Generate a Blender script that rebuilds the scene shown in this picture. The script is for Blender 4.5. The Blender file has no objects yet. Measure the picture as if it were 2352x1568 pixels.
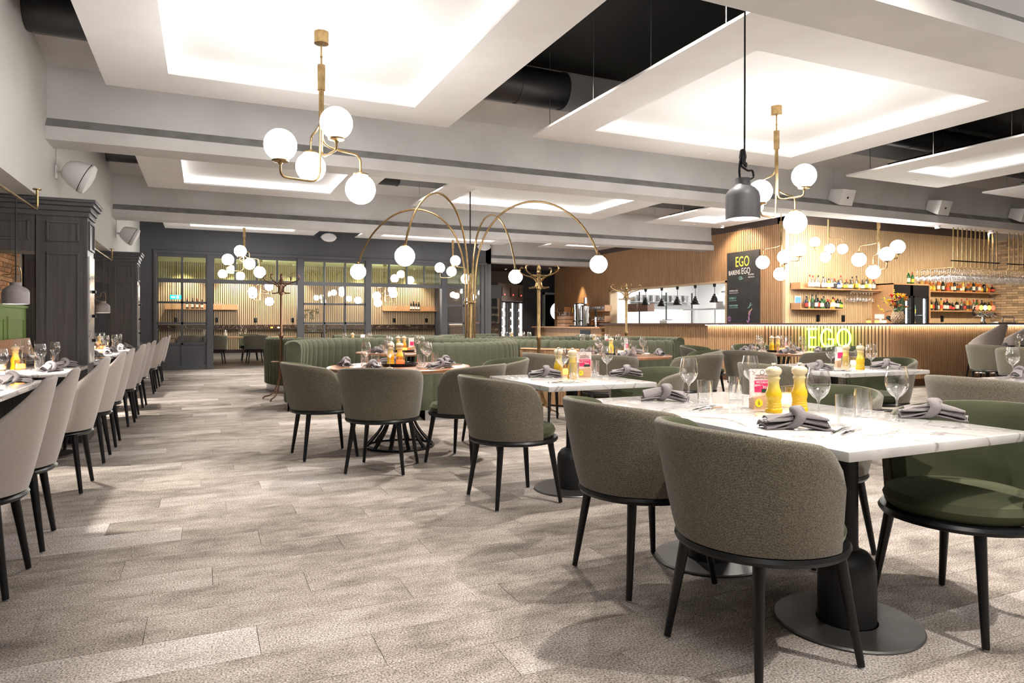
import bpy, bmesh, math, random
from mathutils import Vector, Matrix
R = math.radians
random.seed(7)
SC = bpy.context.scene
COL = SC.collection

# ------------------------------------------------------------------ camera
# image 2352x1568, focal 1555 px, horizon at y=742, eye 1.15 m above the carpet
F, CX, HY, H = 1555.0, 1176.0, 742.0, 1.15
YAW = math.atan(706 / 1555.0)
SN, CS = math.sin(YAW), math.cos(YAW)
cam_d = bpy.data.cameras.new('camera'); cam = bpy.data.objects.new('camera', cam_d); COL.objects.link(cam)
cam_d.sensor_width = 36; cam_d.lens = F / 2352 * 36; cam_d.shift_y = -42 / 2352
cam_d.clip_start = .05; cam_d.clip_end = 120
cam.location = (0, 0, H); cam.rotation_euler = (R(90), 0, -YAW)
SC.camera = cam

# ------------------------------------------------------------------ world, exposure
W = bpy.data.worlds.new('world'); SC.world = W; W.use_nodes = True
W.node_tree.nodes['Background'].inputs[0].default_value = (.8, .85, 1, 1)
W.node_tree.nodes['Background'].inputs[1].default_value = .3
SC.view_settings.view_transform = 'Standard'; SC.view_settings.look = 'None'
SC.view_settings.exposure = 1.5; SC.view_settings.gamma = 1.0
SC.view_settings.use_curve_mapping = False
GLOBE_W, COVE_W, LED_W, KITCHEN_W, SPOT_W = 17.0, 5.0, 16.0, 45.0, 40.0

# ------------------------------------------------------------------ pixel helpers (a pixel is a direction; the plane it touches gives the distance)
def ray(x, y):
    u = (x - CX) / F; v = (HY - y) / F
    return Vector((SN + u * CS, CS - u * SN, v))
def atz(x, y, z=0.0):
    r = ray(x, y); t = (z - H) / r.z
    return Vector((r.x * t, r.y * t, z))
def at_y(x, y, Y):
    r = ray(x, y); t = Y / r.y
    return Vector((r.x * t, Y, H + r.z * t))
def at_x(x, y, X):
    r = ray(x, y); t = X / r.x
    return Vector((X, r.y * t, H + r.z * t))
def at_t(x, y, t):
    r = ray(x, y); return Vector((r.x * t, r.y * t, H + r.z * t))

# ------------------------------------------------------------------ mesh builder
class MB:
    def __init__(s): s.v = []; s.f = []
    def add(s, vs, fs):
        n = len(s.v); s.v += [tuple(p) for p in vs]; s.f += [tuple(i + n for i in q) for q in fs]; return s
    def box(s, x0, x1, y0, y1, z0, z1):
        return s.add([(x0, y0, z0), (x1, y0, z0), (x1, y1, z0), (x0, y1, z0), (x0, y0, z1), (x1, y0, z1), (x1, y1, z1), (x0, y1, z1)],
                     [(0, 3, 2, 1), (4, 5, 6, 7), (0, 1, 5, 4), (1, 2, 6, 5), (2, 3, 7, 6), (3, 0, 4, 7)])
    def obox(s, c, sx, sy, sz, rz=0.0, rx=0.0, ry=0.0):
        m = Matrix.Translation(c) @ Matrix.Rotation(rz, 4, 'Z') @ Matrix.Rotation(ry, 4, 'Y') @ Matrix.Rotation(rx, 4, 'X')
        n = len(s.v); s.box(-sx / 2, sx / 2, -sy / 2, sy / 2, -sz / 2, sz / 2)
        for i in range(n, len(s.v)): s.v[i] = tuple(m @ Vector(s.v[i]))
        return s
    def lathe(s, prof, seg=24, c=(0, 0, 0), m=None, arc=None, sx=1, sy=1):
        n = len(s.v); k = len(prof); full = arc is None
        a0, a1 = (0, 2 * math.pi) if full else arc
        ns = seg if full else seg + 1
        for i in range(ns):
            a = a0 + (a1 - a0) * i / seg; ca, sa = math.cos(a), math.sin(a)
            for r, z in prof:
                p = Vector((r * ca * sx, r * sa * sy, z))
                if m: p = m @ p
                s.v.append((p.x + c[0], p.y + c[1], p.z + c[2]))
        for i in range(seg):
            j = (i + 1) % ns
            for q in range(k - 1):
                r0, r1 = prof[q][0], prof[q + 1][0]
                A, B, C, D = n + i * k + q, n + j * k + q, n + j * k + q + 1, n + i * k + q + 1
                if r0 < 1e-6 and r1 < 1e-6: continue
                if r0 < 1e-6: s.f.append((A, C, D))
                elif r1 < 1e-6: s.f.append((A, B, D))
                else: s.f.append((A, B, C, D))
        return s
    def tube(s, path, rad, seg=8, closed=False, caps=True):
        P = [Vector(p) for p in path]; n = len(P); base = len(s.v)
        rr = rad if isinstance(rad, (list, tuple)) else [rad] * n
        nrm = None
        for i in range(n):
            a = P[(i - 1) % n] if (closed or i > 0) else P[i]; b = P[(i + 1) % n] if (closed or i < n - 1) else P[i]
            t = (b - a).normalized() if (b - a).length > 1e-9 else Vector((0, 0, 1))
            if nrm is None:
                nrm = t.orthogonal().normalized()
            nrm = (nrm - t * nrm.dot(t))
            nrm = nrm.normalized() if nrm.length > 1e-6 else t.orthogonal().normalized()
            bi = t.cross(nrm)
            for k in range(seg):
                an = 2 * math.pi * k / seg
                s.v.append(tuple(P[i] + (nrm * math.cos(an) + bi * math.sin(an)) * rr[i]))
        m = n if closed else n - 1
        for i in range(m):
            j = (i + 1) % n
            for k in range(seg):
                l = (k + 1) % seg
                s.f.append((base + i * seg + k, base + i * seg + l, base + j * seg + l, base + j * seg + k))
        if caps and not closed:
            s.f.append(tuple(base + k for k in range(seg))[::-1]); s.f.append(tuple(base + (n - 1) * seg + k for k in range(seg)))
        return s
    def cyl(s, p0, p1, r0, r1=None, seg=12): return s.tube([p0, p1], [r0, r0 if r1 is None else r1], seg)
    def prism(s, poly, z0, z1):
        n = len(poly)
        return s.add([(x, y, z0) for x, y in poly] + [(x, y, z1) for x, y in poly],
                     [tuple(range(n))[::-1], tuple(range(n, 2 * n))] + [(i, (i + 1) % n, n + (i + 1) % n, n + i) for i in range(n)])
    def grid(s, pts, closed_u=False, closed_v=False, flip=False):
        nu, nv = len(pts), len(pts[0]); b = len(s.v)
        for row in pts: s.v += [tuple(p) for p in row]
        for i in range(nu if closed_u else nu - 1):
            for j in range(nv if closed_v else nv - 1):
                a, c = (i + 1) % nu, (j + 1) % nv
                q = (b + i * nv + j, b + a * nv + j, b + a * nv + c, b + i * nv + c)
                s.f.append(q[::-1] if flip else q)
        return s
    def sphere(s, c, r, u=28, v=16, m=None):
        return s.lathe([(max(0, r * math.sin(math.pi * i / v)) if 0 < i < v else 0, -r * math.cos(math.pi * i / v)) for i in range(v + 1)], u, c, m)
    def xf(s, m):
        s.v = [tuple(m @ Vector(p)) for p in s.v]; return s
    def mesh(s, name, mat, smooth=True, angle=35, bevel=0, bseg=2):
        me = bpy.data.meshes.new(name); me.from_pydata(s.v, [], s.f)
        if bevel:
            bm = bmesh.new(); bm.from_mesh(me)
            bmesh.ops.remove_doubles(bm, verts=bm.verts, dist=1e-5)
            ed = [e for e in bm.edges if len(e.link_faces) == 2 and e.calc_face_angle(0) > R(30)]
            bmesh.ops.bevel(bm, geom=ed, offset=bevel, segments=bseg, affect='EDGES', profile=.6)
            bm.to_mesh(me); bm.free()
        me.validate(); me.update()
        if smooth:
            me.shade_smooth(); me.set_sharp_from_angle(angle=R(angle))
        if mat:
            for q in (mat if isinstance(mat, (list, tuple)) else [mat]): me.materials.append(q)
        return me
    def build(s, name, mat, parent=None, smooth=True, angle=35, bevel=0, loc=None, kind=None, label=None):
        o = bpy.data.objects.new(name, s.mesh(name, mat, smooth, angle, bevel)); COL.objects.link(o)
        o.parent = parent
        if loc: o.location = loc
        if kind: o['kind'] = kind
        if label: o['label'] = label
        return o
def place(me, name, parent=None, loc=(0, 0, 0), rz=0.0, kind=None):
    o = bpy.data.objects.new(name, me); COL.objects.link(o); o.parent = parent; o.location = loc; o.rotation_euler = (0, 0, rz)
    if kind: o['kind'] = kind
    return o
def tag(o, label, cat, group=None):
    o['label'] = label; o['category'] = cat
    if group: o['group'] = group
    return o
def thing(name, label, cat, loc=(0, 0, 0), rz=0.0, group=None):
    o = bpy.data.objects.new(name, None); COL.objects.link(o); o.empty_display_size = .1
    o.location = loc; o.rotation_euler = (0, 0, rz)
    return tag(o, label, cat, group)
def copy_tree(src, loc=None, rz=None, label=None, group=None, parent=None):
    o = src.copy(); COL.objects.link(o); o.parent = parent
    if loc is not None: o.location = loc
    if rz is not None: o.rotation_euler = (0, 0, rz)
    if label: o['label'] = label
    if group: o['group'] = group
    for ch in KIDS.get(src.name, None) or [c for c in COL.objects if c.parent == src]:
        copy_tree(ch, None, None, None, None, o)
    return o
KIDS = {}
def remember(src):
    """children lists so that copying does not scan the scene"""
    allk = {}
    for c in COL.objects:
        if c.parent: allk.setdefault(c.parent.name, []).append(c)
    def rec(o):
        KIDS[o.name] = allk.get(o.name, [])
        for c in KIDS[o.name]: rec(c)
    rec(src)
def struct(o): o['kind'] = 'structure'; return o
def fillet(pts, r, n=5):
    P = [Vector(p) for p in pts]; out = [P[0]]
    for i in range(1, len(P) - 1):
        a, b, c = P[i - 1], P[i], P[i + 1]
        d0, d1 = (a - b), (c - b); q = min(r, d0.length * .49, d1.length * .49)
        p0, p1 = b + d0.normalized() * q, b + d1.normalized() * q
        for k in range(n + 1):
            t = k / n; out.append(p0 * (1 - t) ** 2 + b * 2 * t * (1 - t) + p1 * t * t)
    return out + [P[-1]]
def smooth_path(pts, n=6):
    P = [Vector(p) for p in pts]; out = []
    for i in range(len(P) - 1):
        p0, p1, p2, p3 = P[max(i - 1, 0)], P[i], P[i + 1], P[min(i + 2, len(P) - 1)]
        for k in range(n):
            t = k / n
            out.append(.5 * ((2 * p1) + (p2 - p0) * t + (2 * p0 - 5 * p1 + 4 * p2 - p3) * t * t + (3 * p1 - p0 - 3 * p2 + p3) * t ** 3))
    return out + [P[-1]]
def text_mesh(s, size, depth=.002, align='CENTER', shear=0, sx=1):
    cu = bpy.data.curves.new('t', 'FONT'); cu.body = s; cu.size = size; cu.extrude = depth; cu.align_x = align; cu.shear = shear
    cu.resolution_u = 3
    o = bpy.data.objects.new('t', cu); COL.objects.link(o)
    me = bpy.data.meshes.new_from_object(o.evaluated_get(bpy.context.evaluated_depsgraph_get()))
    bpy.data.objects.remove(o); bpy.data.curves.remove(cu)
    if sx != 1:
        for v in me.vertices: v.co.x *= sx
    return me
def text_obj(name, s, size, mat, parent, loc, rot, align='CENTER', depth=.002, sx=1, shear=0):
    me = text_mesh(s, size, depth, align, shear, sx); me.materials.append(mat)
    o = bpy.data.objects.new(name, me); COL.objects.link(o); o.parent = parent; o.location = loc; o.rotation_euler = rot
    return o

# ------------------------------------------------------------------ materials
def nt(name):
    m = bpy.data.materials.new(name); m.use_nodes = True; t = m.node_tree
    return m, t, t.nodes['Principled BSDF'], t.nodes.new, t.links.new
def M(name, col, rough=.5, metal=0.0, col2=None, nscale=8, stretch=(1, 1, 1), ramp=(.35, .65), bump=0, bscale=None, emit=None, es=0, sheen=0, spec=None, coat=0, coords='Object', detail=4, gen_rand=0):
    m, t, b, N, L = nt(name)
    b.inputs['Base Color'].default_value = (*col, 1); b.inputs['Roughness'].default_value = rough; b.inputs['Metallic'].default_value = metal
    if spec is not None: b.inputs['Specular IOR Level'].default_value = spec
    if sheen: b.inputs['Sheen Weight'].default_value = sheen; b.inputs['Sheen Roughness'].default_value = .35; b.inputs['Sheen Tint'].default_value = (*[min(1, c * 2.2 + .1) for c in col], 1)
    if coat: b.inputs['Coat Weight'].default_value = coat; b.inputs['Coat Roughness'].default_value = .05
    if emit: b.inputs['Emission Color'].default_value = (*emit, 1); b.inputs['Emission Strength'].default_value = es
    if col2 or bump:
        tc = N('ShaderNodeTexCoord'); mp = N('ShaderNodeMapping'); mp.inputs['Scale'].default_value = stretch
        L(tc.outputs[coords], mp.inputs[0])
        nz = N('ShaderNodeTexNoise'); nz.inputs['Scale'].default_value = nscale; nz.inputs['Detail'].default_value = detail; L(mp.outputs[0], nz.inputs['Vector'])
        if col2:
            cr = N('ShaderNodeValToRGB'); cr.color_ramp.elements[0].position = ramp[0]; cr.color_ramp.elements[1].position = ramp[1]
            cr.color_ramp.elements[0].color = (*col, 1); cr.color_ramp.elements[1].color = (*col2, 1)
            L(nz.outputs['Fac'], cr.inputs[0]); src = cr.outputs[0]
            if gen_rand:
                oi = N('ShaderNodeObjectInfo'); mm = N('ShaderNodeMapRange'); mm.inputs['To Min'].default_value = 1 - gen_rand; mm.inputs['To Max'].default_value = 1 + gen_rand
                L(oi.outputs['Random'], mm.inputs['Value']); hs = N('ShaderNodeHueSaturation'); L(mm.outputs[0], hs.inputs['Value']); L(src, hs.inputs['Color']); src = hs.outputs[0]
            L(src, b.inputs['Base Color'])
        if bump:
            n2 = nz
            if bscale:
                n2 = N('ShaderNodeTexNoise'); n2.inputs['Scale'].default_value = bscale; n2.inputs['Detail'].default_value = 3; L(mp.outputs[0], n2.inputs['Vector'])
            bp = N('ShaderNodeBump'); bp.inputs['Strength'].default_value = bump; bp.inputs['Distance'].default_value = .004
            L(n2.outputs['Fac'], bp.inputs['Height']); L(bp.outputs[0], b.inputs['Normal'])
    return m
def EM(name, col, s):
    m, t, b, N, L = nt(name)
    b.inputs['Base Color'].default_value = (*[min(.9, c) for c in col], 1); b.inputs['Emission Color'].default_value = (*col, 1); b.inputs['Emission Strength'].default_value = s
    return m
def glass_mat(name, tint=(.97, .97, .97), base=.10, edge=.9, rough=.02, gcol=(1, 1, 1)):
    m, t, b, N, L = nt(name); t.nodes.remove(b)
    tr = N('ShaderNodeBsdfTransparent'); tr.inputs[0].default_value = (*tint, 1)
    gl = N('ShaderNodeBsdfGlossy'); gl.inputs['Roughness'].default_value = rough; gl.inputs['Color'].default_value = (*gcol, 1)
    lw = N('ShaderNodeLayerWeight'); lw.inputs['Blend'].default_value = .25
    mr = N('ShaderNodeMapRange'); mr.inputs['To Min'].default_value = base; mr.inputs['To Max'].default_value = edge
    L(lw.outputs['Facing'], mr.inputs['Value'])
    mx = N('ShaderNodeMixShader'); L(mr.outputs[0], mx.inputs[0]); L(tr.outputs[0], mx.inputs[1]); L(gl.outputs[0], mx.inputs[2])
    L(mx.outputs[0], t.nodes['Material Output'].inputs[0])
    return m
def fabric(name, c1, c2, scale=260, rough=.95, sheen=.2, bump=.35, weave=True):
    m, t, b, N, L = nt(name); b.inputs['Roughness'].default_value = rough
    b.inputs['Sheen Weight'].default_value = sheen; b.inputs['Sheen Roughness'].default_value = .5; b.inputs['Specular IOR Level'].default_value = .15
    tc = N('ShaderNodeTexCoord'); nz = N('ShaderNodeTexNoise'); nz.inputs['Scale'].default_value = scale; nz.inputs['Detail'].default_value = 2
    L(tc.outputs['Object'], nz.inputs['Vector'])
    wv = N('ShaderNodeTexWave'); wv.bands_direction = 'DIAGONAL'; wv.inputs['Scale'].default_value = 95; wv.inputs['Distortion'].default_value = 9; wv.inputs['Detail Scale'].default_value = 9; L(tc.outputs['Object'], wv.inputs['Vector'])
    mx = N('ShaderNodeMix'); mx.inputs[0].default_value = .22 if weave else 0; L(nz.outputs['Fac'], mx.inputs[2]); L(wv.outputs['Fac'], mx.inputs[3])
    cr = N('ShaderNodeValToRGB'); cr.color_ramp.elements[0].position = .34; cr.color_ramp.elements[1].position = .68
    cr.color_ramp.elements[0].color = (*c1, 1); cr.color_ramp.elements[1].color = (*c2, 1); L(mx.outputs[0], cr.inputs[0]); L(cr.outputs[0], b.inputs['Base Color'])
    bp = N('ShaderNodeBump'); bp.inputs['Strength'].default_value = bump; bp.inputs['Distance'].default_value = .002; L(mx.outputs[0], bp.inputs['Height']); L(bp.outputs[0], b.inputs['Normal'])
    return m
def carpet_mat():
    m, t, b, N, L = nt('carpet'); b.inputs['Roughness'].default_value = .98; b.inputs['Specular IOR Level'].default_value = .1
    g = N('ShaderNodeNewGeometry'); sp = N('ShaderNodeSeparateXYZ'); L(g.outputs['Position'], sp.inputs[0])
    def math_(op, a, bb=None):
        n = N('ShaderNodeMath'); n.operation = op
        for i, q in enumerate((a, bb)):
            if q is None: continue
            if isinstance(q, (int, float)): n.inputs[i].default_value = q
            else: L(q, n.inputs[i])
        return n.outputs[0]
    row = math_('FLOOR', math_('DIVIDE', sp.outputs[1], .25))
    off = math_('FRACT', math_('MULTIPLY', row, .382))
    colm = math_('FLOOR', math_('ADD', sp.outputs[0], off))
    cb = N('ShaderNodeCombineXYZ'); L(colm, cb.inputs[0]); L(row, cb.inputs[1])
    wn = N('ShaderNodeTexWhiteNoise'); wn.noise_dimensions = '2D'; L(cb.outputs[0], wn.inputs['Vector'])
    # streaks along the plank, different on every plank
    mp = N('ShaderNodeMapping'); mp.inputs['Scale'].default_value = (2.2, 4.2, 1); ad = N('ShaderNodeVectorMath'); ad.operation = 'ADD'
    sc = N('ShaderNodeVectorMath'); sc.operation = 'SCALE'; sc.inputs['Scale'].default_value = .35; L(wn.outputs['Color'], sc.inputs[0])
    L(g.outputs['Position'], ad.inputs[0]); L(sc.outputs[0], ad.inputs[1]); L(ad.outputs[0], mp.inputs[0])
    nz = N('ShaderNodeTexNoise'); nz.inputs['Scale'].default_value = 1.6; nz.inputs['Detail'].default_value = 6; nz.inputs['Roughness'].default_value = .65; L(mp.outputs[0], nz.inputs['Vector'])
    big = N('ShaderNodeTexNoise'); big.inputs['Scale'].default_value = .55; big.inputs['Detail'].default_value = 2; L(g.outputs['Position'], big.inputs['Vector'])
    # light planks are few
    lp = N('ShaderNodeValToRGB'); e = lp.color_ramp.elements; e[0].position = 0; e[0].color = (.0, 0, 0, 1); e[1].position = 1; e[1].color = (.15, .15, .15, 1)
    q = lp.color_ramp.elements.new(.90); q.color = (.04, .04, .04, 1); q = lp.color_ramp.elements.new(.92); q.color = (.14, .14, .14, 1)
    L(wn.outputs['Value'], lp.inputs[0])
    v = math_('ADD', math_('ADD', math_('MULTIPLY', nz.outputs['Fac'], .50), math_('MULTIPLY', big.outputs['Fac'], .40)), lp.outputs[0])
    cr = N('ShaderNodeValToRGB'); e = cr.color_ramp.elements
    e[0].position = .34; e[0].color = (.135, .116, .102, 1); e[1].position = .68; e[1].color = (.49, .445, .425, 1)
    q = e.new(.48); q.color = (.295, .257, .228, 1)
    L(v, cr.inputs[0])
    fn = N('ShaderNodeTexNoise'); fn.inputs['Scale'].default_value = 150; fn.inputs['Detail'].default_value = 2; L(g.outputs['Position'], fn.inputs['Vector'])
    mr = N('ShaderNodeMapRange'); mr.inputs['From Min'].default_value = .3; mr.inputs['From Max'].default_value = .7; mr.inputs['To Min'].default_value = .30; mr.inputs['To Max'].default_value = 1.75; L(fn.outputs['Fac'], mr.inputs['Value'])
    mu = N('ShaderNodeMix'); mu.data_type = 'RGBA'; mu.blend_type = 'MULTIPLY'; mu.inputs[0].default_value = 1; L(cr.outputs[0], mu.inputs[6]); L(mr.outputs[0], mu.inputs[7])
    L(mu.outputs[2], b.inputs['Base Color'])
    bp = N('ShaderNodeBump'); bp.inputs['Strength'].default_value = .5; bp.inputs['Distance'].default_value = .004; L(fn.outputs['Fac'], bp.inputs['Height']); L(bp.outputs[0], b.inputs['Normal'])
    return m
def marble_mat(name, base=(.54, .527, .518), vein=(.16, .12, .10), sc=2.6, rough=.09):
    m, t, b, N, L = nt(name); b.inputs['Roughness'].default_value = rough
    tc = N('ShaderNodeNewGeometry'); nz = N('ShaderNodeTexNoise'); nz.inputs['Scale'].default_value = sc; nz.inputs['Detail'].default_value = 5; nz.inputs['Distortion'].default_value = .9; L(tc.outputs['Position'], nz.inputs['Vector'])
    cr = N('ShaderNodeValToRGB'); e = cr.color_ramp.elements; e[0].position = .40; e[0].color = (*base, 1); e[1].position = .62; e[1].color = (*[c * .86 for c in base], 1)
    q = e.new(.485); q.color = (*[c * .93 for c in base], 1); q = e.new(.5); q.color = (*[(a * .75 + c * .25) for a, c in zip(vein, base)], 1); q = e.new(.507); q.color = (*[c * .8 for c in base], 1); q = e.new(.525); q.color = (*base, 1)
    L(nz.outputs['Fac'], cr.inputs[0]); L(cr.outputs[0], b.inputs['Base Color'])
    return m
def gradient_mat(name, stops, z0, z1, rough=.18, coat=.5):
    """ombre glaze running along the object's own height"""
    m, t, b, N, L = nt(name); b.inputs['Roughness'].default_value = rough; b.inputs['Coat Weight'].default_value = coat
    tc = N('ShaderNodeTexCoord'); sp = N('ShaderNodeSeparateXYZ'); L(tc.outputs['Object'], sp.inputs[0])
    mr = N('ShaderNodeMapRange'); mr.inputs['From Min'].default_value = z0; mr.inputs['From Max'].default_value = z1; L(sp.outputs[2], mr.inputs['Value'])
    cr = N('ShaderNodeValToRGB'); e = cr.color_ramp.elements
    e[0].position, e[0].color = stops[0][0], (*stops[0][1], 1); e[1].position, e[1].color = stops[-1][0], (*stops[-1][1], 1)
    for p, c in stops[1:-1]:
        q = e.new(p); q.color = (*c, 1)
    L(mr.outputs[0], cr.inputs[0]); L(cr.outputs[0], b.inputs['Base Color'])
    return m

m_carpet = carpet_mat()
m_under = M('underlay', (.05, .045, .04), .95)
m_white = M('white_plaster', (.66, .64, .63), .85, col2=(.69, .675, .67), nscale=3)
m_recess = M('white_recess', (.68, .67, .66), .9)
m_conc = M('painted_concrete', (.50, .485, .475), .8, col2=(.58, .565, .555), nscale=1.6, bump=.25, bscale=60)
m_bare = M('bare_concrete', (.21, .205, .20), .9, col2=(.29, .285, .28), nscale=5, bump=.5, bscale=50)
m_greywall = M('grey_wall', (.48, .475, .45), .85, col2=(.52, .515, .49), nscale=1.2)
m_black = M('black_ceiling', (.008, .008, .009), .9)
m_duct = M('black_duct', (.012, .012, .014), .45)
m_dark = M('charcoal_paint', (.052, .053, .06), .55, col2=(.06, .061, .068), nscale=2)
m_panel = M('charcoal_oak', (.050, .045, .046), .42, col2=(.075, .068, .068), nscale=3, stretch=(14, 14, .6), detail=6)
m_trimdk = M('charcoal_trim', (.062, .062, .066), .45)
m_oak = M('oak_slat', (.36, .20, .10), .5, col2=(.46, .275, .145), nscale=4, stretch=(9, 9, .5), detail=5)
m_oakp = M('pale_oak_slat', (.52, .37, .22), .5, col2=(.60, .44, .27), nscale=4, stretch=(9, 9, .5), detail=5)
m_oakflat = M('oak_board', (.42, .23, .11), .5, col2=(.50, .28, .14), nscale=5, stretch=(1, 8, 8), detail=5)
m_slatgap = M('slat_backing', (.045, .03, .022), .8)
m_walnut = M('walnut_top', (.24, .105, .055), .28, col2=(.36, .17, .085), nscale=5, stretch=(.8, 9, 4), detail=6, coat=.4)
m_darkwood = M('dark_counter', (.05, .025, .02), .25)
m_metal = M('brushed_steel', (.55, .55, .56), .28, 1)
m_chrome = M('chrome', (.8, .8, .8), .08, 1)
m_brass = M('aged_brass', (.40, .275, .13), .33, 1, col2=(.26, .175, .08), nscale=14)
m_bronze = M('bronze', (.24, .14, .09), .35, 1)
m_blk = M('black_lacquer', (.005, .005, .006), .34, spec=.35)
m_blkmetal = M('black_metal', (.009, .009, .010), .5, spec=.35)
m_disc = M('dark_steel_disc', (.10, .098, .095), .38, .8, col2=(.14, .135, .13), nscale=5)
m_tweed = fabric('grey_olive_tweed', (.055, .047, .035), (.22, .195, .15))
m_velvet = M('green_velvet', (.044, .049, .026), .75, col2=(.068, .074, .043), nscale=4, sheen=1.0, spec=.1)
m_velvetb = M('sage_velvet_booth', (.062, .066, .041), .75, col2=(.088, .092, .062), nscale=3, sheen=.9, spec=.1)
m_beige = fabric('taupe_fabric', (.33, .285, .26), (.47, .415, .385), 420, .9, .35, .15, False)
m_leather = M('tan_leather', (.36, .15, .05), .42, col2=(.42, .19, .07), nscale=12, bump=.1)
m_marble = marble_mat('white_marble')
m_marbled = marble_mat('dark_marble', (.055, .035, .028), (.5, .4, .3), 4, .1)
m_globe = EM('opal_globe', (1, .972, .935), GLOBE_W)
m_globefar = m_globe
m_led = EM('cove_led', (1, .985, .96), COVE_W)
m_barled = EM('bar_led', (1, .86, .68), LED_W)
m_glass = glass_mat('clear_glass')
m_hglass = glass_mat('rack_glass', (.98, .98, .98), .22, 1.0)
m_pane = glass_mat('window_pane', (.97, .98, .97), .07, .5)
m_panegreen = glass_mat('green_tinted_pane', (.86, .94, .74), .10, .5)
m_cup = glass_mat('candle_glass', (1, .93, .85), .12, .6)
m_mill = gradient_mat('yellow_ombre_glaze', [(0, (.66, .38, .0)), (.45, (.66, .43, .015)), (.68, (.62, .48, .14)), (.85, (.60, .48, .27)), (1, (.62, .53, .38))], 0, .20)
m_napkin = M('grey_linen', (.185, .165, .170), .9, col2=(.245, .22, .225), nscale=300, bump=.25)
m_hem = M('dark_hem', (.03, .028, .03), .9)
m_paper = M('white_paper', (.8, .79, .77), .8)
m_wax = EM('candle_glow', (1, .72, .42), 3.2)
m_amber = EM('amber_candle_glow', (1, .30, .05), 2.6)
m_red = EM('red_candle_glow', (1, .07, .015), 1.6)
m_neon = EM('neon_green', (.34, 1, .06), 4.5)
m_spk = M('white_plastic', (.72, .71, .70), .45)
m_grille = M('speaker_grille', (.70, .70, .69), .7)
m_lampsh = M('taupe_enamel', (.28, .25, .25), .45)
m_lampgrey = M('grey_enamel', (.065, .063, .07), .5)
m_lampin = EM('lamp_inner', (1, .93, .84), 40)
m_brick = M('brick', (.42, .215, .10), .85, col2=(.56, .34, .18), nscale=3, gen_rand=.35, bump=.3, bscale=40)
m_brick2 = M('long_brick', (.46, .33, .20), .8, col2=(.58, .44, .29), nscale=2, gen_rand=.4, bump=.2, bscale=40)
m_mortar = M('mortar', (.45, .40, .34), .9)
m_green = M('green_wainscot', (.19, .30, .075), .5, col2=(.24, .36, .10), nscale=2)
m_board = M('chalkboard', (.022, .021, .023), .6, col2=(.035, .034, .036), nscale=4)
m_kwhite = M('kitchen_white', (.8, .8, .8), .35)
m_steel = M('kitchen_steel', (.7, .7, .7), .3, .6)
# ================================================================== THE SETTING
def extrude_x(prof, x0, x1, mb=None):
    mb = mb or MB(); n = len(prof)
    return mb.add([(x0, y, z) for y, z in prof] + [(x1, y, z) for y, z in prof],
                  [tuple(range(n)), tuple(range(2 * n - 1, n - 1, -1))] + [(i, n + i, n + (i + 1) % n, (i + 1) % n) for i in range(n)])
def slats(p0, p1, z0, z1, pitch, w, d, n, mb=None):
    """vertical battens between two plan points, standing proud by d along the unit normal n"""
    mb = mb or MB(); p0, p1, n = Vector((*p0, 0)), Vector((*p1, 0)), Vector((*n, 0)); L = (p1 - p0).length; k = max(1, int(L / pitch)); a = (p1 - p0).normalized()
    for i in range(k):
        c = p0 + a * (L * (i + .5) / k); q = [c - a * w / 2, c + a * w / 2, c + a * w / 2 + n * d, c - a * w / 2 + n * d]
        mb.add([(p.x, p.y, z0) for p in q] + [(p.x, p.y, z1) for p in q], [(0, 1, 5, 4), (1, 2, 6, 5), (2, 3, 7, 6), (3, 0, 4, 7), (4, 5, 6, 7), (3, 2, 1, 0)])
    return mb
XW, XB, XK, YB, YR, XR, ZS = -1.42, -2.60, 11.5, 18.5, 10.95, 18.7, 4.30   # left bulkhead, booth wall, kitchen wall, back wall, bar wall, right wall, slab

# ---- floor and its carpet planks (25 x 100 cm, staggered rows)
floor = struct(MB().box(XB, XR, -4, YB + .1, -.2, -.008).build('floor', m_under, smooth=False))
pk = MB().box(0, .998, 0, .248, -.008, 0).mesh('carpet_plank', m_carpet, False)
cells = []
for row in range(int(-4 / .25), int(YB / .25) + 1):
    off = (row * .382) % 1.0
    for c in range(int(XB) - 1, int(XR) + 2):
        x0, y0 = c - off, row * .25
        if x0 < XB or x0 + 1 > XR or y0 + .25 > YB + .05: continue
        mx, my = x0 + .5, y0 + .125; d = mx * SN + my * CS; l = mx * CS - my * SN
        vis = d > 1.9 and abs(l / d) < .80
        cells.append((0 if vis else 1, d, x0, y0))
cells.sort()
rest = MB()
for i, (v, d, x0, y0) in enumerate(cells):
    if i < 300: place(pk, 'carpet_plank', floor, (x0, y0, 0))
    else: rest.box(x0, x0 + .998, y0, y0 + .248, -.008, 0)
rest.build('carpet_plank_field', m_carpet, floor, False, kind='stuff')

# ---- slab, beams
struct(MB().box(XB, XR, -4, 24, ZS, ZS + .2).build('ceiling', m_black, smooth=False))
def beam(name, yf, x0, x1):
    p = [(yf, 2.95), (yf + .40, 2.95), (yf + .40, 3.08), (yf + .31, 3.18), (yf + .31, 3.70), (yf + .85, 3.80), (yf + .85, ZS), (yf - .45, ZS), (yf - .45, 3.80), (yf + .09, 3.70), (yf + .09, 3.18), (yf, 3.08)]
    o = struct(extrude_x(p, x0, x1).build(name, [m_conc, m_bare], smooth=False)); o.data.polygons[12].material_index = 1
    return o
beam('trim_1', 2.60, XW, XR); beam('trim_2', 7.90, XW, XR); beam('trim_3', 13.20, XW, XK + .05); beam('trim_4', 18.52, 7.70, XK + .05)

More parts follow.
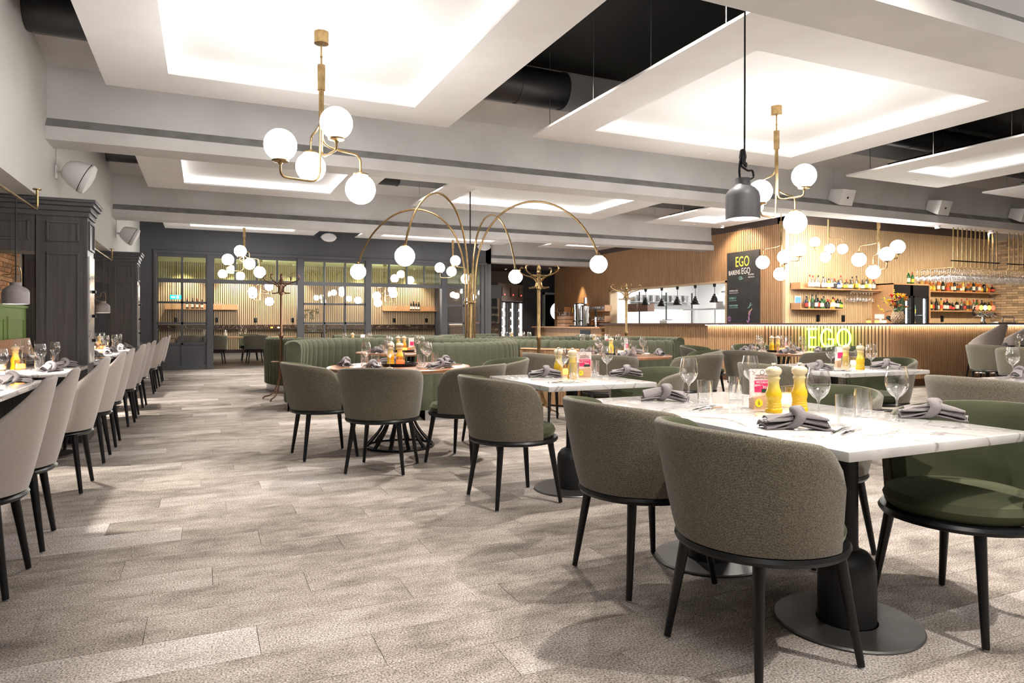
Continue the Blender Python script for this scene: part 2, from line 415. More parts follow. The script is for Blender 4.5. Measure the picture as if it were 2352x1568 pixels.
# ---- left bulkhead, soffit, booth wall
struct(MB().box(XW - .2, XW, -4, YB, 2.34, ZS).box(XB, XW - .2, -4, YB, 2.34, 2.46).build('wall_left', m_greywall, smooth=False))
wb = struct(MB().box(XB - .2, XB - .03, -4, 24, 0, ZS).build('wall_booth', m_mortar, smooth=False))
bk = MB().box(-.03, 0, 0, .20, 0, .058).mesh('brick', m_brick, False)
for r in range(14):
    for c in range(18):
        y = 8.75 + c * .212 + (r % 2) * .106
        if y + .2 > 12.93: continue
        place(bk, 'brick', wb, (XB + random.uniform(-.004, .003), y, 1.42 + r * .067))
struct(MB().box(XB - .03, XB - .01, -4, 8.7, 0, 2.34).build('wall_booth_lining', m_panel, smooth=False))
gw = struct(MB().box(XB, XB + .03, 8.06, 12.93, 0, 1.38).box(XB, XB + .06, 8.06, 12.93, 1.38, 1.42).build('wall_wainscot', m_green, smooth=False))
for i in range(4):
    y0 = 8.3 + i * 1.16
    MB().box(XB + .03, XB + .045, y0, y0 + .98, .35, .39).box(XB + .03, XB + .045, y0, y0 + .98, 1.2, 1.24).box(XB + .03, XB + .045, y0, y0 + .04, .39, 1.2).box(XB + .03, XB + .045, y0 + .94, y0 + .98, .39, 1.2).build('panel', m_green, gw, False)

# ---- panelled partitions between the booths
def partition(y0):
    p = struct(MB().box(-1.45, -1.03, 0, .40, 0, 2.22).box(XB, -1.45, 0, .40, 1.83, 2.22).box(XB, -1.45, 0, .40, 0, .62).box(XB, -2.45, 0, .40, .62, 1.83).build('wall_partition', m_panel, smooth=False, bevel=.004, loc=(0, y0, 0)))
    MB().box(XB, -1.01, -.02, .42, 2.17, 2.22).box(XB, -.995, -.035, .435, 2.22, 2.27).box(XB, -.97, -.06, .46, 2.27, 2.305).box(XB, -.955, -.075, .475, 2.305, 2.335).build('cornice', m_trimdk, p, False, bevel=.008)
    def frame(x0, x1, z0, z1, t=.016):
        MB().box(x0, x1, -.012, .002, z0, z0 + t).box(x0, x1, -.012, .002, z1 - t, z1).box(x0, x0 + t, -.012, .002, z0, z1).box(x1 - t, x1, -.012, .002, z0, z1).build('panel_moulding', m_trimdk, p, False, bevel=.004)
    frame(-1.36, -1.10, 1.93, 2.12); frame(-1.36, -1.10, .78, 1.82); frame(-1.95, -1.50, 1.93, 2.12); frame(-2.45, -2.0, 1.93, 2.12)
    MB().box(-1.03, -1.018, .06, .36, .76, 1.80).build('marble_strip', m_marble, p, False)
    MB().box(-1.03, -1.015, .05, .37, 1.86, 1.88).box(-1.03, -1.015, .05, .37, 2.12, 2.14).box(-1.03, -1.015, .05, .07, 1.88, 2.12).box(-1.03, -1.015, .35, .37, 1.88, 2.12).build('panel_moulding', m_trimdk, p, False)
    for z in (.98, 1.22, 1.46):
        MB().cyl((-1.02, .2, z), (-.985, .2, z), .016, seg=10).build('stud', m_blk, p)
    return p
pa = partition(7.65); partition(12.94)

# ---- charcoal back wall with its glazed screen
wbk = MB().box(XB, -1.11, YB, YB + .2, 0, ZS).box(-1.11, 7.72, YB, YB + .2, 2.90, ZS).box(7.55, 7.72, YB, YB + 5, 0, ZS)
for a, b in ((.05, .20), (2.22, 2.37), (4.01, 4.16), (6.19, 6.35), (7.40, 7.56)): wbk.box(a, b, YB - .01, YB + .18, 0, 2.90)
wbk = struct(wbk.build('wall_back', m_dark, smooth=False))
MB().box(-1.13, 7.58, YB - .05, YB, 2.86, 2.93).box(-1.13, -1.06, YB - .05, YB, 0, 2.86).box(7.51, 7.58, YB - .05, YB, 0, 2.86).build('casing', m_dark, wbk, False, bevel=.01)
def screen(n, x0, x1, cols, rows, solid=True, openb=False):
    """glazed section: top lights over a transom, panes below"""
    y0, y1 = YB + .03, YB + .10; t = .045
    fr = MB().box(x0, x1, y0, y1, 2.78, 2.90).box(x0, x1, y0, y1, 2.15, 2.25)
    panes = []
    def cells(xs, z0, z1, mat):
        for a, b in zip(xs, xs[1:]): panes.append((a + t / 2, b - t / 2, z0, z1, mat))
    xs = [x0 + (x1 - x0) * i / cols for i in range(cols + 1)]
    for x in xs: fr.box(x - t / 2, x + t / 2, y0, y1, 2.25, 2.78)
    cells(xs, 2.25, 2.78, m_panegreen)
    if not openb:
        for x in xs: fr.box(x - t / 2, x + t / 2, y0, y1, 0, 2.15)
        zs = rows
        for z in zs[:-1]: fr.box(x0, x1, y0, y1, z - .025, z + .025)
        for za, zb in zip(zs, zs[1:]): cells(xs, za + .025, zb - .025 if zb != zs[-1] else zb, m_pane)
        if solid: fr.box(x0, x1, y0 + .02, y1 - .02, 0, zs[0]).box(x0, x1, y0 - .01, y1, 0, .12)
    w = struct(fr.build('window_%d' % n, m_dark, smooth=False))
    for a, b, z0, z1, mt in panes: MB().box(a, b, y0 + .03, y0 + .036, z0, z1).build('pane', mt, w, False)
    return w
RW = [.64, 1.15, 1.66, 2.15]
screen(1, -1.06, .05, 2, RW); screen(2, .20, 2.22, 4, RW, openb=True); screen(3, 2.37, 4.01, 3, RW); screen(4, 4.16, 6.19, 4, RW, openb=True); screen(5, 6.35, 7.40, 2, RW)

# ---- room behind the screen
YQ = 23.4
struct(MB().box(XB, 7.55, YB + .1, YQ + .2, -.2, -.004).build('floor_back_room', M('dark_plank_floor', (.045, .032, .026), .4, col2=(.065, .045, .036), nscale=3, stretch=(1, 8, 1)), smooth=False))
struct(MB().box(XB, 7.55, YB + .2, YQ, 3.05, 3.15).build('ceiling_back_room', M('cream_ceiling', (.66, .63, .50), .9), smooth=False))
qw = struct(MB().box(XB, 7.55, YQ, YQ + .2, 0, 3.05).build('wall_back_room', m_slatgap, smooth=False))
slats((XB, YQ), (7.55, YQ), .22, .94, .062, .040, .025, (0, -1)).build('slat_field', m_oakp, qw, False, kind='stuff')
slats((XB, YQ), (7.55, YQ), 1.10, 3.05, .062, .040, .025, (0, -1)).build('slat_field', m_oakp, qw, False, kind='stuff')
struct(MB().box(XB, 7.5, YQ - .22, YQ - .03, .94, .98).box(XB, 7.5, YQ - .06, YQ - .03, .98, 1.10).build('trim_5', m_marbled, smooth=False))
struct(MB().box(XB, 7.5, YQ - .03, YQ, 0, .22).build('baseboard_back_room', M('grey_plinth', (.28, .26, .24), .6), smooth=False))

# ---- kitchen wall (X = XK), bar wall (Y = YR) and their battens
OY0, OY1, OZ0, OZ1 = 12.77, 17.9, 1.10, 2.15
kw = struct(MB().box(XK, XK + .2, YR, OY0, 0, 3.33).box(XK, XK + .2, OY0, OY1, OZ1, 3.33).box(XK, XK + .2, OY0, OY1, 0, OZ0).box(XK, XK + .2, OY1, 21.6, 0, 3.33).build('wall_kitchen', m_slatgap, smooth=False))
sl = MB()
slats((XK, YR), (XK, OY0), 0, 3.33, .058, .040, .022, (-1, 0), sl); slats((XK, OY0), (XK, OY1), OZ1, 3.33, .058, .047, .012, (-1, 0), sl); slats((XK, OY1), (XK, 21.6), 0, 3.33, .058, .047, .012, (-1, 0), sl)
sl.build('slat_field', m_oak, kw, False, kind='stuff')
MB().box(XK - .03, XK + .22, OY0 - .05, OY0 + .02, OZ0, OZ1 + .03).box(XK - .03, XK + .22, OY1 - .02, OY1 + .05, OZ0, OZ1 + .03).box(XK - .03, XK + .22, OY0 - .05, OY1 + .05, OZ1 - .02, OZ1 + .03).build('opening_casing', m_oakp, kw, False)
bw = struct(MB().box(XK, XR, YR, YR + .2, 0, 3.33).build('wall_bar', m_slatgap, smooth=False))
slats((XK, YR), (XR, YR), 0, 3.33, .058, .044, .02, (0, -1)).build('slat_field', m_oakp, bw, False, kind='stuff')
MB().box(XK - .035, XK + .05, YR - .035, YR + .05, 0, 3.33).build('corner_post', m_oakp, bw, False)
struct(MB().box(XK - .02, XK + .2, YR, 21.6, 3.33, ZS).box(XK - .02, XR, YR - .02, YR + .2, 3.33, ZS).build('trim_6', M('brown_bulkhead', (.10, .072, .062), .8), smooth=False))
# right-hand brick wall
rw = struct(MB().box(XR, XR + .2, -4, YR + .2, 0, ZS).build('wall_right', m_mortar, smooth=False))
bk2 = MB().box(-.03, 0, 0, .262, 0, .052).mesh('brick', m_brick2, False)
for r in range(36):
    for c in range(7):
        y = YR - .14 - c * .27 - (r % 2) * .135 - .262 + .13
        place(bk2, 'brick', rw, (XR + random.uniform(-.004, .002), y, 1.1 + r * .061))
struct(MB().box(XR - .03, XR - .01, -4, 8.9, 0, ZS).build('wall_right_lining', m_greywall, smooth=False))
struct(MB().box(XB, XR, -4.2, -4, 0, ZS).build('wall_front', m_greywall, smooth=False))

# ---- passage beyond the kitchen wall
struct(MB().box(7.72, 14, 23.3, 23.5, 0, ZS).build('wall_passage', M('taupe_wall', (.21, .165, .135), .8), smooth=False))
struct(MB().box(13.9, 14.1, 18.6, 23.4, 0, ZS).build('wall_passage_end', m_dark, smooth=False))
struct(MB().box(7.72, 14, YB + .1, 23.4, -.2, -.004).build('floor_passage', m_under, smooth=False))
struct(MB().box(10.75, 13.9, 22.7, 23.3, 0, ZS).build('wall_passage_side', m_dark, smooth=False))
struct(MB().box(7.72, 13.9, 19.4, 23.3, 3.1, 3.2).build('ceiling_passage', M('brown_ceiling', (.11, .085, .08), .9), smooth=False))
d1 = struct(MB().box(11.62, 12.75, 22.62, 22.7, 0, 2.22).build('door_1', m_blk, smooth=False))
MB().box(11.55, 11.62, 22.58, 22.7, 0, 2.3).box(12.75, 12.82, 22.58, 22.7, 0, 2.3).box(11.55, 12.82, 22.58, 22.7, 2.22, 2.3).build('door_frame', M('pale_frame', (.5, .5, .5), .5), d1, False)
MB().lathe([(0, 0), (.34, 0), (.34, .02), (0, .02)], 32, m=Matrix.Translation((12.2, 22.62, 1.6)) @ Matrix.Rotation(R(90), 4, 'X')).build('porthole', EM('daylit_porthole', (1, 1, 1), 1.6), d1)
# ================================================================== CEILING RAFTS, DUCTS
def raft(x0, x1, y0, y1, label, mg=.55):
    zb = 3.40; t = thing('ceiling_raft', label, 'ceiling panel', ((x0 + x1) / 2, (y0 + y1) / 2, zb), 0, 'suspended ceiling rafts')
    hx, hy = (x1 - x0) / 2, (y1 - y0) / 2; ox, oy = hx - mg, hy - mg
    def ring(mb, ax, ay, bx, by, z0, z1):
        return mb.box(-ax, ax, -ay, -by, z0, z1).box(-ax, ax, by, ay, z0, z1).box(-ax, -bx, -by, by, z0, z1).box(bx, ax, -by, by, z0, z1)
    ring(MB(), hx, hy, ox, oy, 0, .025).build('border', m_white, t, False)
    sx, sy = ox + .13, oy + .13
    rc = ring(MB(), sx + .02, sy + .02, sx, sy, .025, .15).box(-sx - .02, sx + .02, -sy - .02, sy + .02, .13, .15)
    rc.build('recess', m_recess, t, False)
    ring(MB(), ox + .105, oy + .105, ox + .085, oy + .085, .027, .04).build('led_strip', m_led, t, False)
    k = 0
    for sxn in (-1, 1):
        for f in (-.8, -.27, .27, .8):
            MB().cyl((sxn * (hx - .06), f * hy, .02), (sxn * (hx - .06), f * hy, ZS - zb), .005, seg=6).build('hanger', m_metal, t)
    MB().box(-.06, .06, -hy + .2, -hy + .24, -.004, .0).build('sprinkler_plate', m_white, t, False) if False else None
    MB().box(ox * .25 - .04, ox * .25 + .04, hy - .28, hy - .24, -.006, .001).build('emergency_light', m_spk, t, False)
    return t
COLS = [(-.85, 2.55, 'left'), (3.60, 7.80, 'middle'), (8.95, 11.10, 'right'), (12.26, 14.40, 'far right')]
raft(*COLS[0][:2], 3.70, 7.40, 'large white ceiling raft with lit recess over the left chandelier, nearest')
raft(*COLS[1][:2], 3.70, 7.36, 'large white ceiling raft with lit recess above the black pendant and chandelier')
raft(*COLS[2][:2], 3.70, 7.33, 'narrow white ceiling raft with lit recess at upper right')
raft(*COLS[3][:2], 3.70, 7.31, 'white ceiling raft at the right edge above the boxy speakers')
raft(*COLS[0][:2], 9.00, 12.66, 'white ceiling raft between the first and second concrete beams, left side')
raft(*COLS[1][:2], 9.00, 12.62, 'white ceiling raft above the arching brass floor lamp')
raft(*COLS[2][:2], 9.00, 12.60, 'white ceiling raft in front of the slatted kitchen wall')
raft(*COLS[0][:2], 14.35, 17.95, 'white ceiling raft by the charcoal back wall, left')
raft(*COLS[1][:2], 14.35, 17.93, 'white ceiling raft by the charcoal back wall, right')
raft(*COLS[2][:2], 14.35, 17.90, 'white ceiling raft above the coffee station')
raft(*COLS[0][:2], -1.60, 2.07, 'white ceiling raft behind the viewpoint, left'); raft(*COLS[1][:2], -1.60, 2.03, 'white ceiling raft behind the viewpoint, right')
def duct(x0, x1, y, z, r, label):
    t = thing('ventilation_duct', label, 'duct', (0, 0, 0))
    MB().cyl((x0, y, z), (x1, y, z), r, seg=28).build('pipe', m_duct, t)
    k = int((x1 - x0) / .55)
    for i in range(k + 1):
        x = x0 + .02 + i * (x1 - x0 - .04) / max(1, k); MB().cyl((x - .012, y, z), (x + .012, y, z), r + .008, seg=28).build('collar', m_duct, t)
    for x in (x0 + .5, x1 - .5): MB().cyl((x, y, z + r), (x, y, ZS), .006, seg=6).build('hanger', m_metal, t)
duct(XW, 3.9, 7.12, 3.92, .21, 'black ventilation duct above the nearest left raft')
duct(XW, 3.3, 12.42, 3.92, .20, 'black ventilation duct above the second left raft')
duct(8.1, 14.5, 6.95, 4.02, .18, 'black ventilation duct behind the narrow right raft')

# ================================================================== CHANDELIERS
def cam_dir(lat, dep): return Vector((lat * CS + dep * SN, -lat * SN + dep * CS, 0))
GL = MB().sphere((0, 0, 0), .125, 32, 18).mesh('globe', m_globe)
CAPU = MB().lathe([(0, .035), (.012, .035), (.02, .022), (.062, .012), (.066, 0), (.05, -.008), (0, -.008)], 24).mesh('globe_cap', m_brass)
def chandelier():
    t = thing('globe_chandelier', 'x', 'chandelier', (0, 0, 0), 0, 'brass globe chandeliers')
    MB().lathe([(0, 0), (.058, 0), (.058, -.095), (.01, -.10), (0, -.10)], 28).build('canopy', m_brass, t)
    MB().cyl((0, 0, -.09), (0, 0, -.28), .007, seg=8).lathe([(.007, -.19), (.012, -.2), (.007, -.215)], 8).build('rod', m_brass, t)
    MB().lathe([(0, -.27), (.031, -.27), (.031, -.475), (.0, -.475)], 20).build('sleeve', m_brass, t)
    arms = [((.19, -.26), -.82, 1, -.60, -1.03), ((-.26, -.22), -.98, 1, -.60, -1.23), ((-.17, .28), -1.04, 0, -.68, 0), ((.28, .18), -1.25, 0, -.86, 0)]
    for (la, de), zg, up, z1, zu in arms:
        d = cam_dir(la, de); o = d.normalized() * .012
        if up:
            path = fillet([o + Vector((0, 0, -.46)), o + Vector((0, 0, zu)), d + Vector((0, 0, zu)), d + Vector((0, 0, zg - .13))], .09)
        else:
            path = fillet([o + Vector((0, 0, -.46)), o + Vector((0, 0, z1 - .06)), d * .5 + Vector((0, 0, z1 - .09)), d + Vector((0, 0, z1 - .10)), d + Vector((0, 0, zg + .13))], .07)
        MB().tube(path, .0095, 10).build('arm', m_brass, t)
        g = place(GL, 'globe', t, d + Vector((0, 0, zg)))
        c = place(CAPU, 'globe_cap', t, d + Vector((0, 0, zg + (-.118 if up else .118))))
        c.rotation_euler = (math.pi if up else 0, 0, 0)
    return t
ch = chandelier(); remember(ch)
ch.location = (.87, 5.69, 3.53); ch['label'] = 'large brass chandelier with four opal globes, nearest, at upper left'
copy_tree(ch, (5.72, 5.57, 3.53), 0, 'brass chandelier with four opal globes partly behind the black pendant')
copy_tree(ch, (.80, 16.1, 3.53), R(-29), 'brass globe chandelier in front of the charcoal back wall, left')
copy_tree(ch, (5.75, 16.3, 3.53), R(-20), 'brass globe chandelier behind the arching floor lamp')
for p, rz, zt, sc, lb in ((at_t(1794, 742, 12.9), 38, 3.36, 1, 'brass globe chandelier beside the chalkboard'), (at_t(1903, 742, 14.1), 200, 3.53, .82, 'small brass globe chandelier close to the bottle shelves'), (at_t(2018, 742, 12.4), 44, 3.36, 1, 'brass globe chandelier over the bar, near the hanging glasses')):
    c = copy_tree(ch, (p.x, p.y, zt), R(rz), lb); c.scale = (sc, sc, sc); MB().cyl((0, 0, 0), (0, 0, (ZS - zt) / sc), .005, seg=6).build('cord', m_blk, c)
copy_tree(ch, (.85, .25, 3.53), R(20), 'brass globe chandelier behind the viewpoint, left'); copy_tree(ch, (5.7, .25, 3.53), R(80), 'brass globe chandelier behind the viewpoint, right')
for x, rz in ((1.5, 30), (5.2, 110)):
    copy_tree(ch, (x, 21.2, 3.05), R(rz), 'brass globe chandelier seen through the glazed screen, ' + ('left' if x < 3 else 'right'))
# bar downlights set in the beam soffit
def downlight(p, label, col=(1, .82, .6), w=SPOT_W, ang=70, aim=(0, 0, -1)):
    t = thing('downlight', label, 'ceiling light', p, 0, 'small downlights')
    MB().lathe([(0, .0), (.045, 0), (.045, -.05), (.036, -.05), (.034, -.012), (0, -.012)], 16).build('housing', m_spk, t)
    MB().lathe([(0, -.02), (.03, -.02), (0, -.019)], 12).build('lens', EM('spot_lens', col, 6), t)
    l = bpy.data.lights.new('spot', 'SPOT'); l.energy = w; l.color = col; l.spot_size = R(ang); l.spot_blend = .6; l.shadow_soft_size = .03
    o = bpy.data.objects.new('spot_light', l); COL.objects.link(o); o.parent = t; o.location = (0, 0, -.06)
    o.rotation_euler = Vector(aim).to_track_quat('-Z', 'Y').to_euler()
    return t
for i, x in enumerate((12.3, 13.9, 15.5, 17.1)):
    downlight((x, 8.12, 2.95), ['first', 'second', 'third', 'fourth'][i] + ' small downlight in the beam over the bar, from the left', w=115, ang=115, aim=(.0, 1.1, -1))
for i, y in enumerate((12.2, 10.2)): downlight((10.85, y, 3.40), 'small downlight washing the chalkboard wall, ' + ('left' if i == 0 else 'right'), w=45, ang=110, aim=(.9, .0, -1))
downlight((11.15, 19.6, 3.08), 'downlight throwing a warm cone above the coffee urn', (1, .78, .45), 110, 42, (.12, .0, -1))
for i, x in enumerate((-.6, .9, 2.6, 4.9, 6.6)): downlight((x, 22.7, 3.05), ['first', 'second', 'third', 'fourth', 'fifth'][i] + ' downlight in the back room from the left', (1, .87, .70), 75, 85, (0, .45, -1))

# unseen spots added high in the dark gaps between the rafts for floor light
def added_spot(x, y, label, w=170, ang=118):
    t = thing('added_spotlight', label, 'spotlight', (x, y, ZS), 0, 'added unseen spots')
    MB().cyl((0, 0, 0), (0, 0, -.12), .01, seg=8).build('stem', m_blk, t); MB().lathe([(.0, -.1), (.05, -.1), (.05, -.28), (.045, -.28), (.045, -.2), (0, -.2)], 16).build('can', m_blk, t)
    l = bpy.data.lights.new('spot', 'SPOT'); l.energy = w; l.color = (1, .93, .84); l.spot_size = R(ang); l.spot_blend = .5; l.shadow_soft_size = .045
    o = bpy.data.objects.new('spot_light', l); COL.objects.link(o); o.parent = t; o.location = (0, 0, -.29)
for gx, gn in ((3.08, 'between the two nearest raft columns'), (8.38, 'right of the large raft')):
    for k, y in enumerate((-.2, 1.5, 4.3, 6.2, 9.6, 11.4, 15.0, 16.8)):
        added_spot(gx, y, 'added unseen spot %s, %s from the viewpoint' % (gn, ['first', 'second', 'third', 'fourth', 'fifth', 'sixth', 'seventh', 'eighth'][k]), 190)

downlight((9.7, 21.9, 3.10), 'added downlight brightening the passage beside the wine cabinet', (1, .86, .68), 90, 100); downlight((8.9, 19.0, 3.10), 'added downlight before the wine cabinet', (1, .9, .8), 60, 100)  # both downlights added to brighten the dark passage
# ================================================================== ARCHING FLOOR LAMP
LP = Vector((4.14, 10.85, 0))
t = thing('arc_floor_lamp', 'tall brass floor lamp with four arching arms ending in opal globes', 'floor lamp', LP)
BG = MB().sphere((0, 0, 0), .14, 32, 18).mesh('globe', m_globe)
for k, (sx, sy) in enumerate(((-1, -1), (1, -1), (-1, 1), (1, 1))):
    d = Vector((sx, sy, 0)).normalized(); e = Vector((-d.y, d.x, 0))
    pr_ = [(.085, 0), (.085, .8), (.085, 1.6), (.10, 2.0), (.16, 2.35), (.32, 2.72), (.62, 3.02), (1.05, 3.16), (1.5, 3.08), (1.88, 2.82), (2.12, 2.50), (2.23, 2.24)]
    MB().tube(smooth_path([d * a + Vector((0, 0, z)) for a, z in pr_], 4), .017, 10).build('arm', m_brass, t)
    g = place(BG, 'globe', t, d * 2.24 + Vector((0, 0, 2.09)))
    MB().lathe([(0, .05), (.02, .05), (.03, .02), (.07, .0), (.06, -.012), (0, -.012)], 20).build('globe_cap', m_brass, g, loc=(0, 0, .132))
MB().lathe([(0, 0), (.22, 0), (.22, .03), (.05, .05), (.045, 1.62), (.02, 1.68), (.02, 2.0), (0, 2.0)], 20).build('column', m_brass, t)
MB().cyl((0, 0, 1.9), (0, 0, 3.40), .012, seg=8).build('ceiling_rod', m_blkmetal, t)
for z in (.55, 1.5): MB().lathe([(.05, z), (.112, z), (.112, z + .025), (.05, z + .025)], 20).build('clamp_ring', m_brass, t)

# ================================================================== PENDANTS, RAILS
def bottle_shade(r, h, mat, t, z0):
    MB().lathe([(r * .95, z0), (r, z0 + .004), (r, z0 + h * .55), (r * .93, z0 + h * .66), (r * .72, z0 + h * .76), (r * .50, z0 + h * .82), (r * .44, z0 + h * .86), (r * .44, z0 + h), (0, z0 + h), (0, z0 + h - .004), (r * .4, z0 + h - .01), (r * .4, z0 + h * .86), (r * .88, z0 + h * .6), (r * .95, z0 + .002)], 32).build('shade', mat, t)
    MB().lathe([(0, z0 + h * .45), (r * .35, z0 + h * .45), (r * .42, z0 + h * .25), (r * .3, z0 + h * .1), (0, z0 + h * .05)], 20).build('bulb', m_lampin, t)
p = at_t(1706, 503, 4.6)
t = thing('pendant_lamp', 'dark grey bottle-shaped pendant lamp on a long black cord', 'pendant lamp', (p.x, p.y, p.z))
bottle_shade(.113, .275, m_lampgrey, t, 0)
MB().tube([(.015, 0, .36), (.018, 0, .9), (.02, 0, ZS - p.z)], .006, 8).build('cord', m_blk, t)
MB().tube(smooth_path([(-.025, 0, .27), (-.03, 0, .33), (-.02, 0, .40), (.0, 0, .42), (.025, 0, .36), (.05, .02, .385), (.02, .03, .40), (.0, .02, .37), (.04, 0, .335), (.085, 0, .335), (.09, 0, .29), (.03, 0, .265)], 6), .0075, 8).build('knotted_cable', m_blk, t)
MB().lathe([(0, .37), (.018, .37), (.026, .42), (.018, .47), (0, .48)], 12).build('cord_grip', m_blk, t)
def lamp_spot(t, z, w, ang=125):
    l = bpy.data.lights.new('spot', 'SPOT'); l.energy = w; l.color = (1, .93, .84); l.spot_size = R(ang); l.spot_blend = .4; l.shadow_soft_size = .03
    o = bpy.data.objects.new('spot_light', l); COL.objects.link(o); o.parent = t; o.location = (0, 0, z)
def booth_pendant(p, label):
    t = thing('pendant_lamp', label, 'pendant lamp', p, 0, 'booth pendants')
    bottle_shade(.09, .17, m_lampsh, t, 0); lamp_spot(t, .006, 60)
    MB().tube([(0, 0, .17), (0, 0, 2.14 - p[2])], .0045, 8).build('cord', m_blk, t)
    MB().tube(smooth_path([(-.03, 0, .165), (-.085, 0, .19), (-.09, 0, .225), (-.035, 0, .235), (-.02, 0, .29), (.02, 0, .295), (.035, 0, .24), (.03, 0, .165)], 5), .004, 6).build('brass_loop', m_brass, t)
booth_pendant((-1.35, 6.45, 1.30), 'taupe pendant lamp over the nearest booth table'); booth_pendant((-1.35, 4.75, 1.30), 'added taupe pendant lamp, unseen just beyond the left edge'); booth_pendant((-1.385, 9.9, 1.30), 'added taupe pendant lamp, unseen behind the first partition'); booth_pendant((-1.35, 11.46, 1.30), 'taupe pendant lamp over the booth table beyond the first partition')  # second and third pendants are unseen, added to light the booths
for y0, y1, lb in ((4.2, 7.2, 'brass hanging rail over the nearest booth'), (9.2, 12.5, 'brass hanging rail over the booth beyond the partition')):
    t = thing('hanging_rail', lb, 'rail', (-1.35, y0, 2.34))
    ys = y1 - y0
    MB().tube(fillet([(-.12, 0, 0), (-.12, 0, -.19), (0, ys * .3, -.19), (0, ys, -.19), (0, ys, 0)], .05), .011, 10).build('rail', m_brass, t)
    for q in ((-.12, 0), (0, ys)): MB().lathe([(0, 0), (.035, 0), (.035, -.008), (0, -.008)], 14, (q[0], q[1], 0)).build('flange', m_brass, t)

# ================================================================== SPEAKERS
def wall_speaker(p, label, aim=(.90, .05, -.45)):
    t = thing('wall_speaker', label, 'speaker', p, 0, 'round-backed wall speakers')
    q = Vector(aim).to_track_quat('Z', 'Y').to_matrix().to_4x4(); m = Matrix.Translation((.17, -.04, 0)) @ q
    MB().lathe([(0, -.10), (.05, -.10), (.085, -.075), (.115, 0), (.135, .09), (.138, .105)], 32, m=m, sx=1.0, sy=1.18).build('body', m_spk, t)
    MB().lathe([(.136, .112), (.140, .13), (.128, .16), (.07, .178), (0, .183)], 32, m=m, sx=1.0, sy=1.18).build('grille', m_grille, t)
    MB().lathe([(.130, .10), (.130, .116)], 32, m=m, sx=1.0, sy=1.18).build('seam', m_blk, t)
    MB().box(0, .015, -.035, .035, -.07, .07).build('wall_plate', m_spk, t, bevel=.006)
    MB().tube([(.01, 0, 0), (.07, 0, .0), (.12, -.03, .0)], .018, 10).build('bracket', m_spk, t)
    MB().tube([(.004, .02, .05), (.004, .02, .55)], .004, 6).build('cable', m_greywall, t)
wall_speaker((XW, 8.42, 2.73), 'white round-backed speaker on the left wall, nearer'); wall_speaker((XW, 13.72, 2.73), 'white round-backed speaker on the left wall, farther')
for x, y, lb in ((755, 545, 'flat oval white speaker high on the charcoal back wall'), (1112, 566, 'flat oval white speaker behind the arching lamp')):
    p = at_y(x, y, YB - .12); t = thing('wall_speaker', lb, 'speaker', p, 0, 'oval wall speakers')
    MB().lathe([(0, -.06), (.15, -.06), (.19, -.03), (.20, .02), (.19, .06)], 32, m=Matrix.Rotation(R(90), 4, 'X') @ Matrix.Scale(.6, 4, (0, 1, 0)) @ Matrix.Scale(-1, 4, (0, 0, 1))).build('body', m_spk, t)
    MB().lathe([(.19, .06), (.16, .082), (0, .088)], 32, m=Matrix.Rotation(R(90), 4, 'X') @ Matrix.Scale(.6, 4, (0, 1, 0))).build('grille', m_grille, t)
    MB().box(-.03, .03, .06, .12, -.02, .03).box(-.215, .215, -.015, .015, -.012, .012).build('bracket', m_spk, t)
for i, (x, y) in enumerate(((1922, 449), (2145, 473), (2333, 491))):
    p = at_y(x, y, 7.90); t = thing('box_speaker', ['white wedge speaker on the beam nearest the chandelier', 'middle white wedge speaker on the concrete beam', 'white wedge speaker on the beam at the right edge'][i], 'speaker', p, 0, 'wedge speakers on the beam')
    a, b, h0, h1 = .15, .11, .13, .09
    MB().add([(-a, -.22, -h0), (a, -.22, -h0), (a, -.22, h0), (-a, -.22, h0), (-b, .06, -h1), (b, .06, -h1), (b, .06, h1), (-b, .06, h1)], [(0, 1, 2, 3), (5, 4, 7, 6), (1, 5, 6, 2), (4, 0, 3, 7), (3, 2, 6, 7), (4, 5, 1, 0)]).xf(Matrix.Rotation(R(18), 4, 'X')).build('cabinet', m_spk, t, bevel=.012)
    MB().box(-.015, .015, -.226, -.218, -.018, .012).xf(Matrix.Rotation(R(18), 4, 'X')).build('badge', m_blk, t, False)
    MB().cyl((0, .05, 0), (0, .12, 0), .02, seg=8).build('bracket', m_spk, t); MB().cyl((-.02, .09, .05), (-.02, .09, .75), .006, seg=6).build('conduit', m_conc, t)
# ================================================================== CHAIRS
def shell(r0, r1, z0, z1, prof, pm, th, lean, nphi=40, nv=8, ey=1.0):
    """upholstered tub: outer skin and inner lining as two grids; prof(phi) scales the height"""
    outer, inner = [], []
    for i in range(nphi + 1):
        ph = -pm + 2 * pm * i / nphi; a = R(180 + ph); h = max(.02, prof(abs(ph))); ca, sa = math.cos(a), math.sin(a) * ey
        co, ci = [], []
        for j in range(nv + 1):
            z = z0 + (z1 - z0) * h * j / nv; f = (z - z0) / (z1 - z0)
            r = r0 + (r1 - r0) * f ** .75 + lean * f * max(0, math.cos(R(ph)))
            ro, ri = r, r - th * (1 - .25 * f)
            co.append((ro * ca, ro * sa, z)); ci.append((ri * ca, ri * sa, z))
        zt = co[-1][2]; rm = Vector(co[-1][:2]).lerp(Vector(ci[-1][:2]), .3); rn = Vector(co[-1][:2]).lerp(Vector(ci[-1][:2]), .7)
        co += [(rm.x, rm.y, zt + .012), (rn.x, rn.y, zt + .012)]
        ci += [(rn.x, rn.y, zt + .012)]
        outer.append(co); inner.append(ci)
    o = MB().grid(outer, flip=False); n = MB().grid(inner, flip=True)
    for k in (0, -1):  # close the two free edges
        a, b = outer[k], inner[k]
        for j in range(len(b) - 2): o.add([a[j], a[j + 1], b[j + 1], b[j]], [(0, 1, 2, 3) if k else (3, 2, 1, 0)])
    return o, n
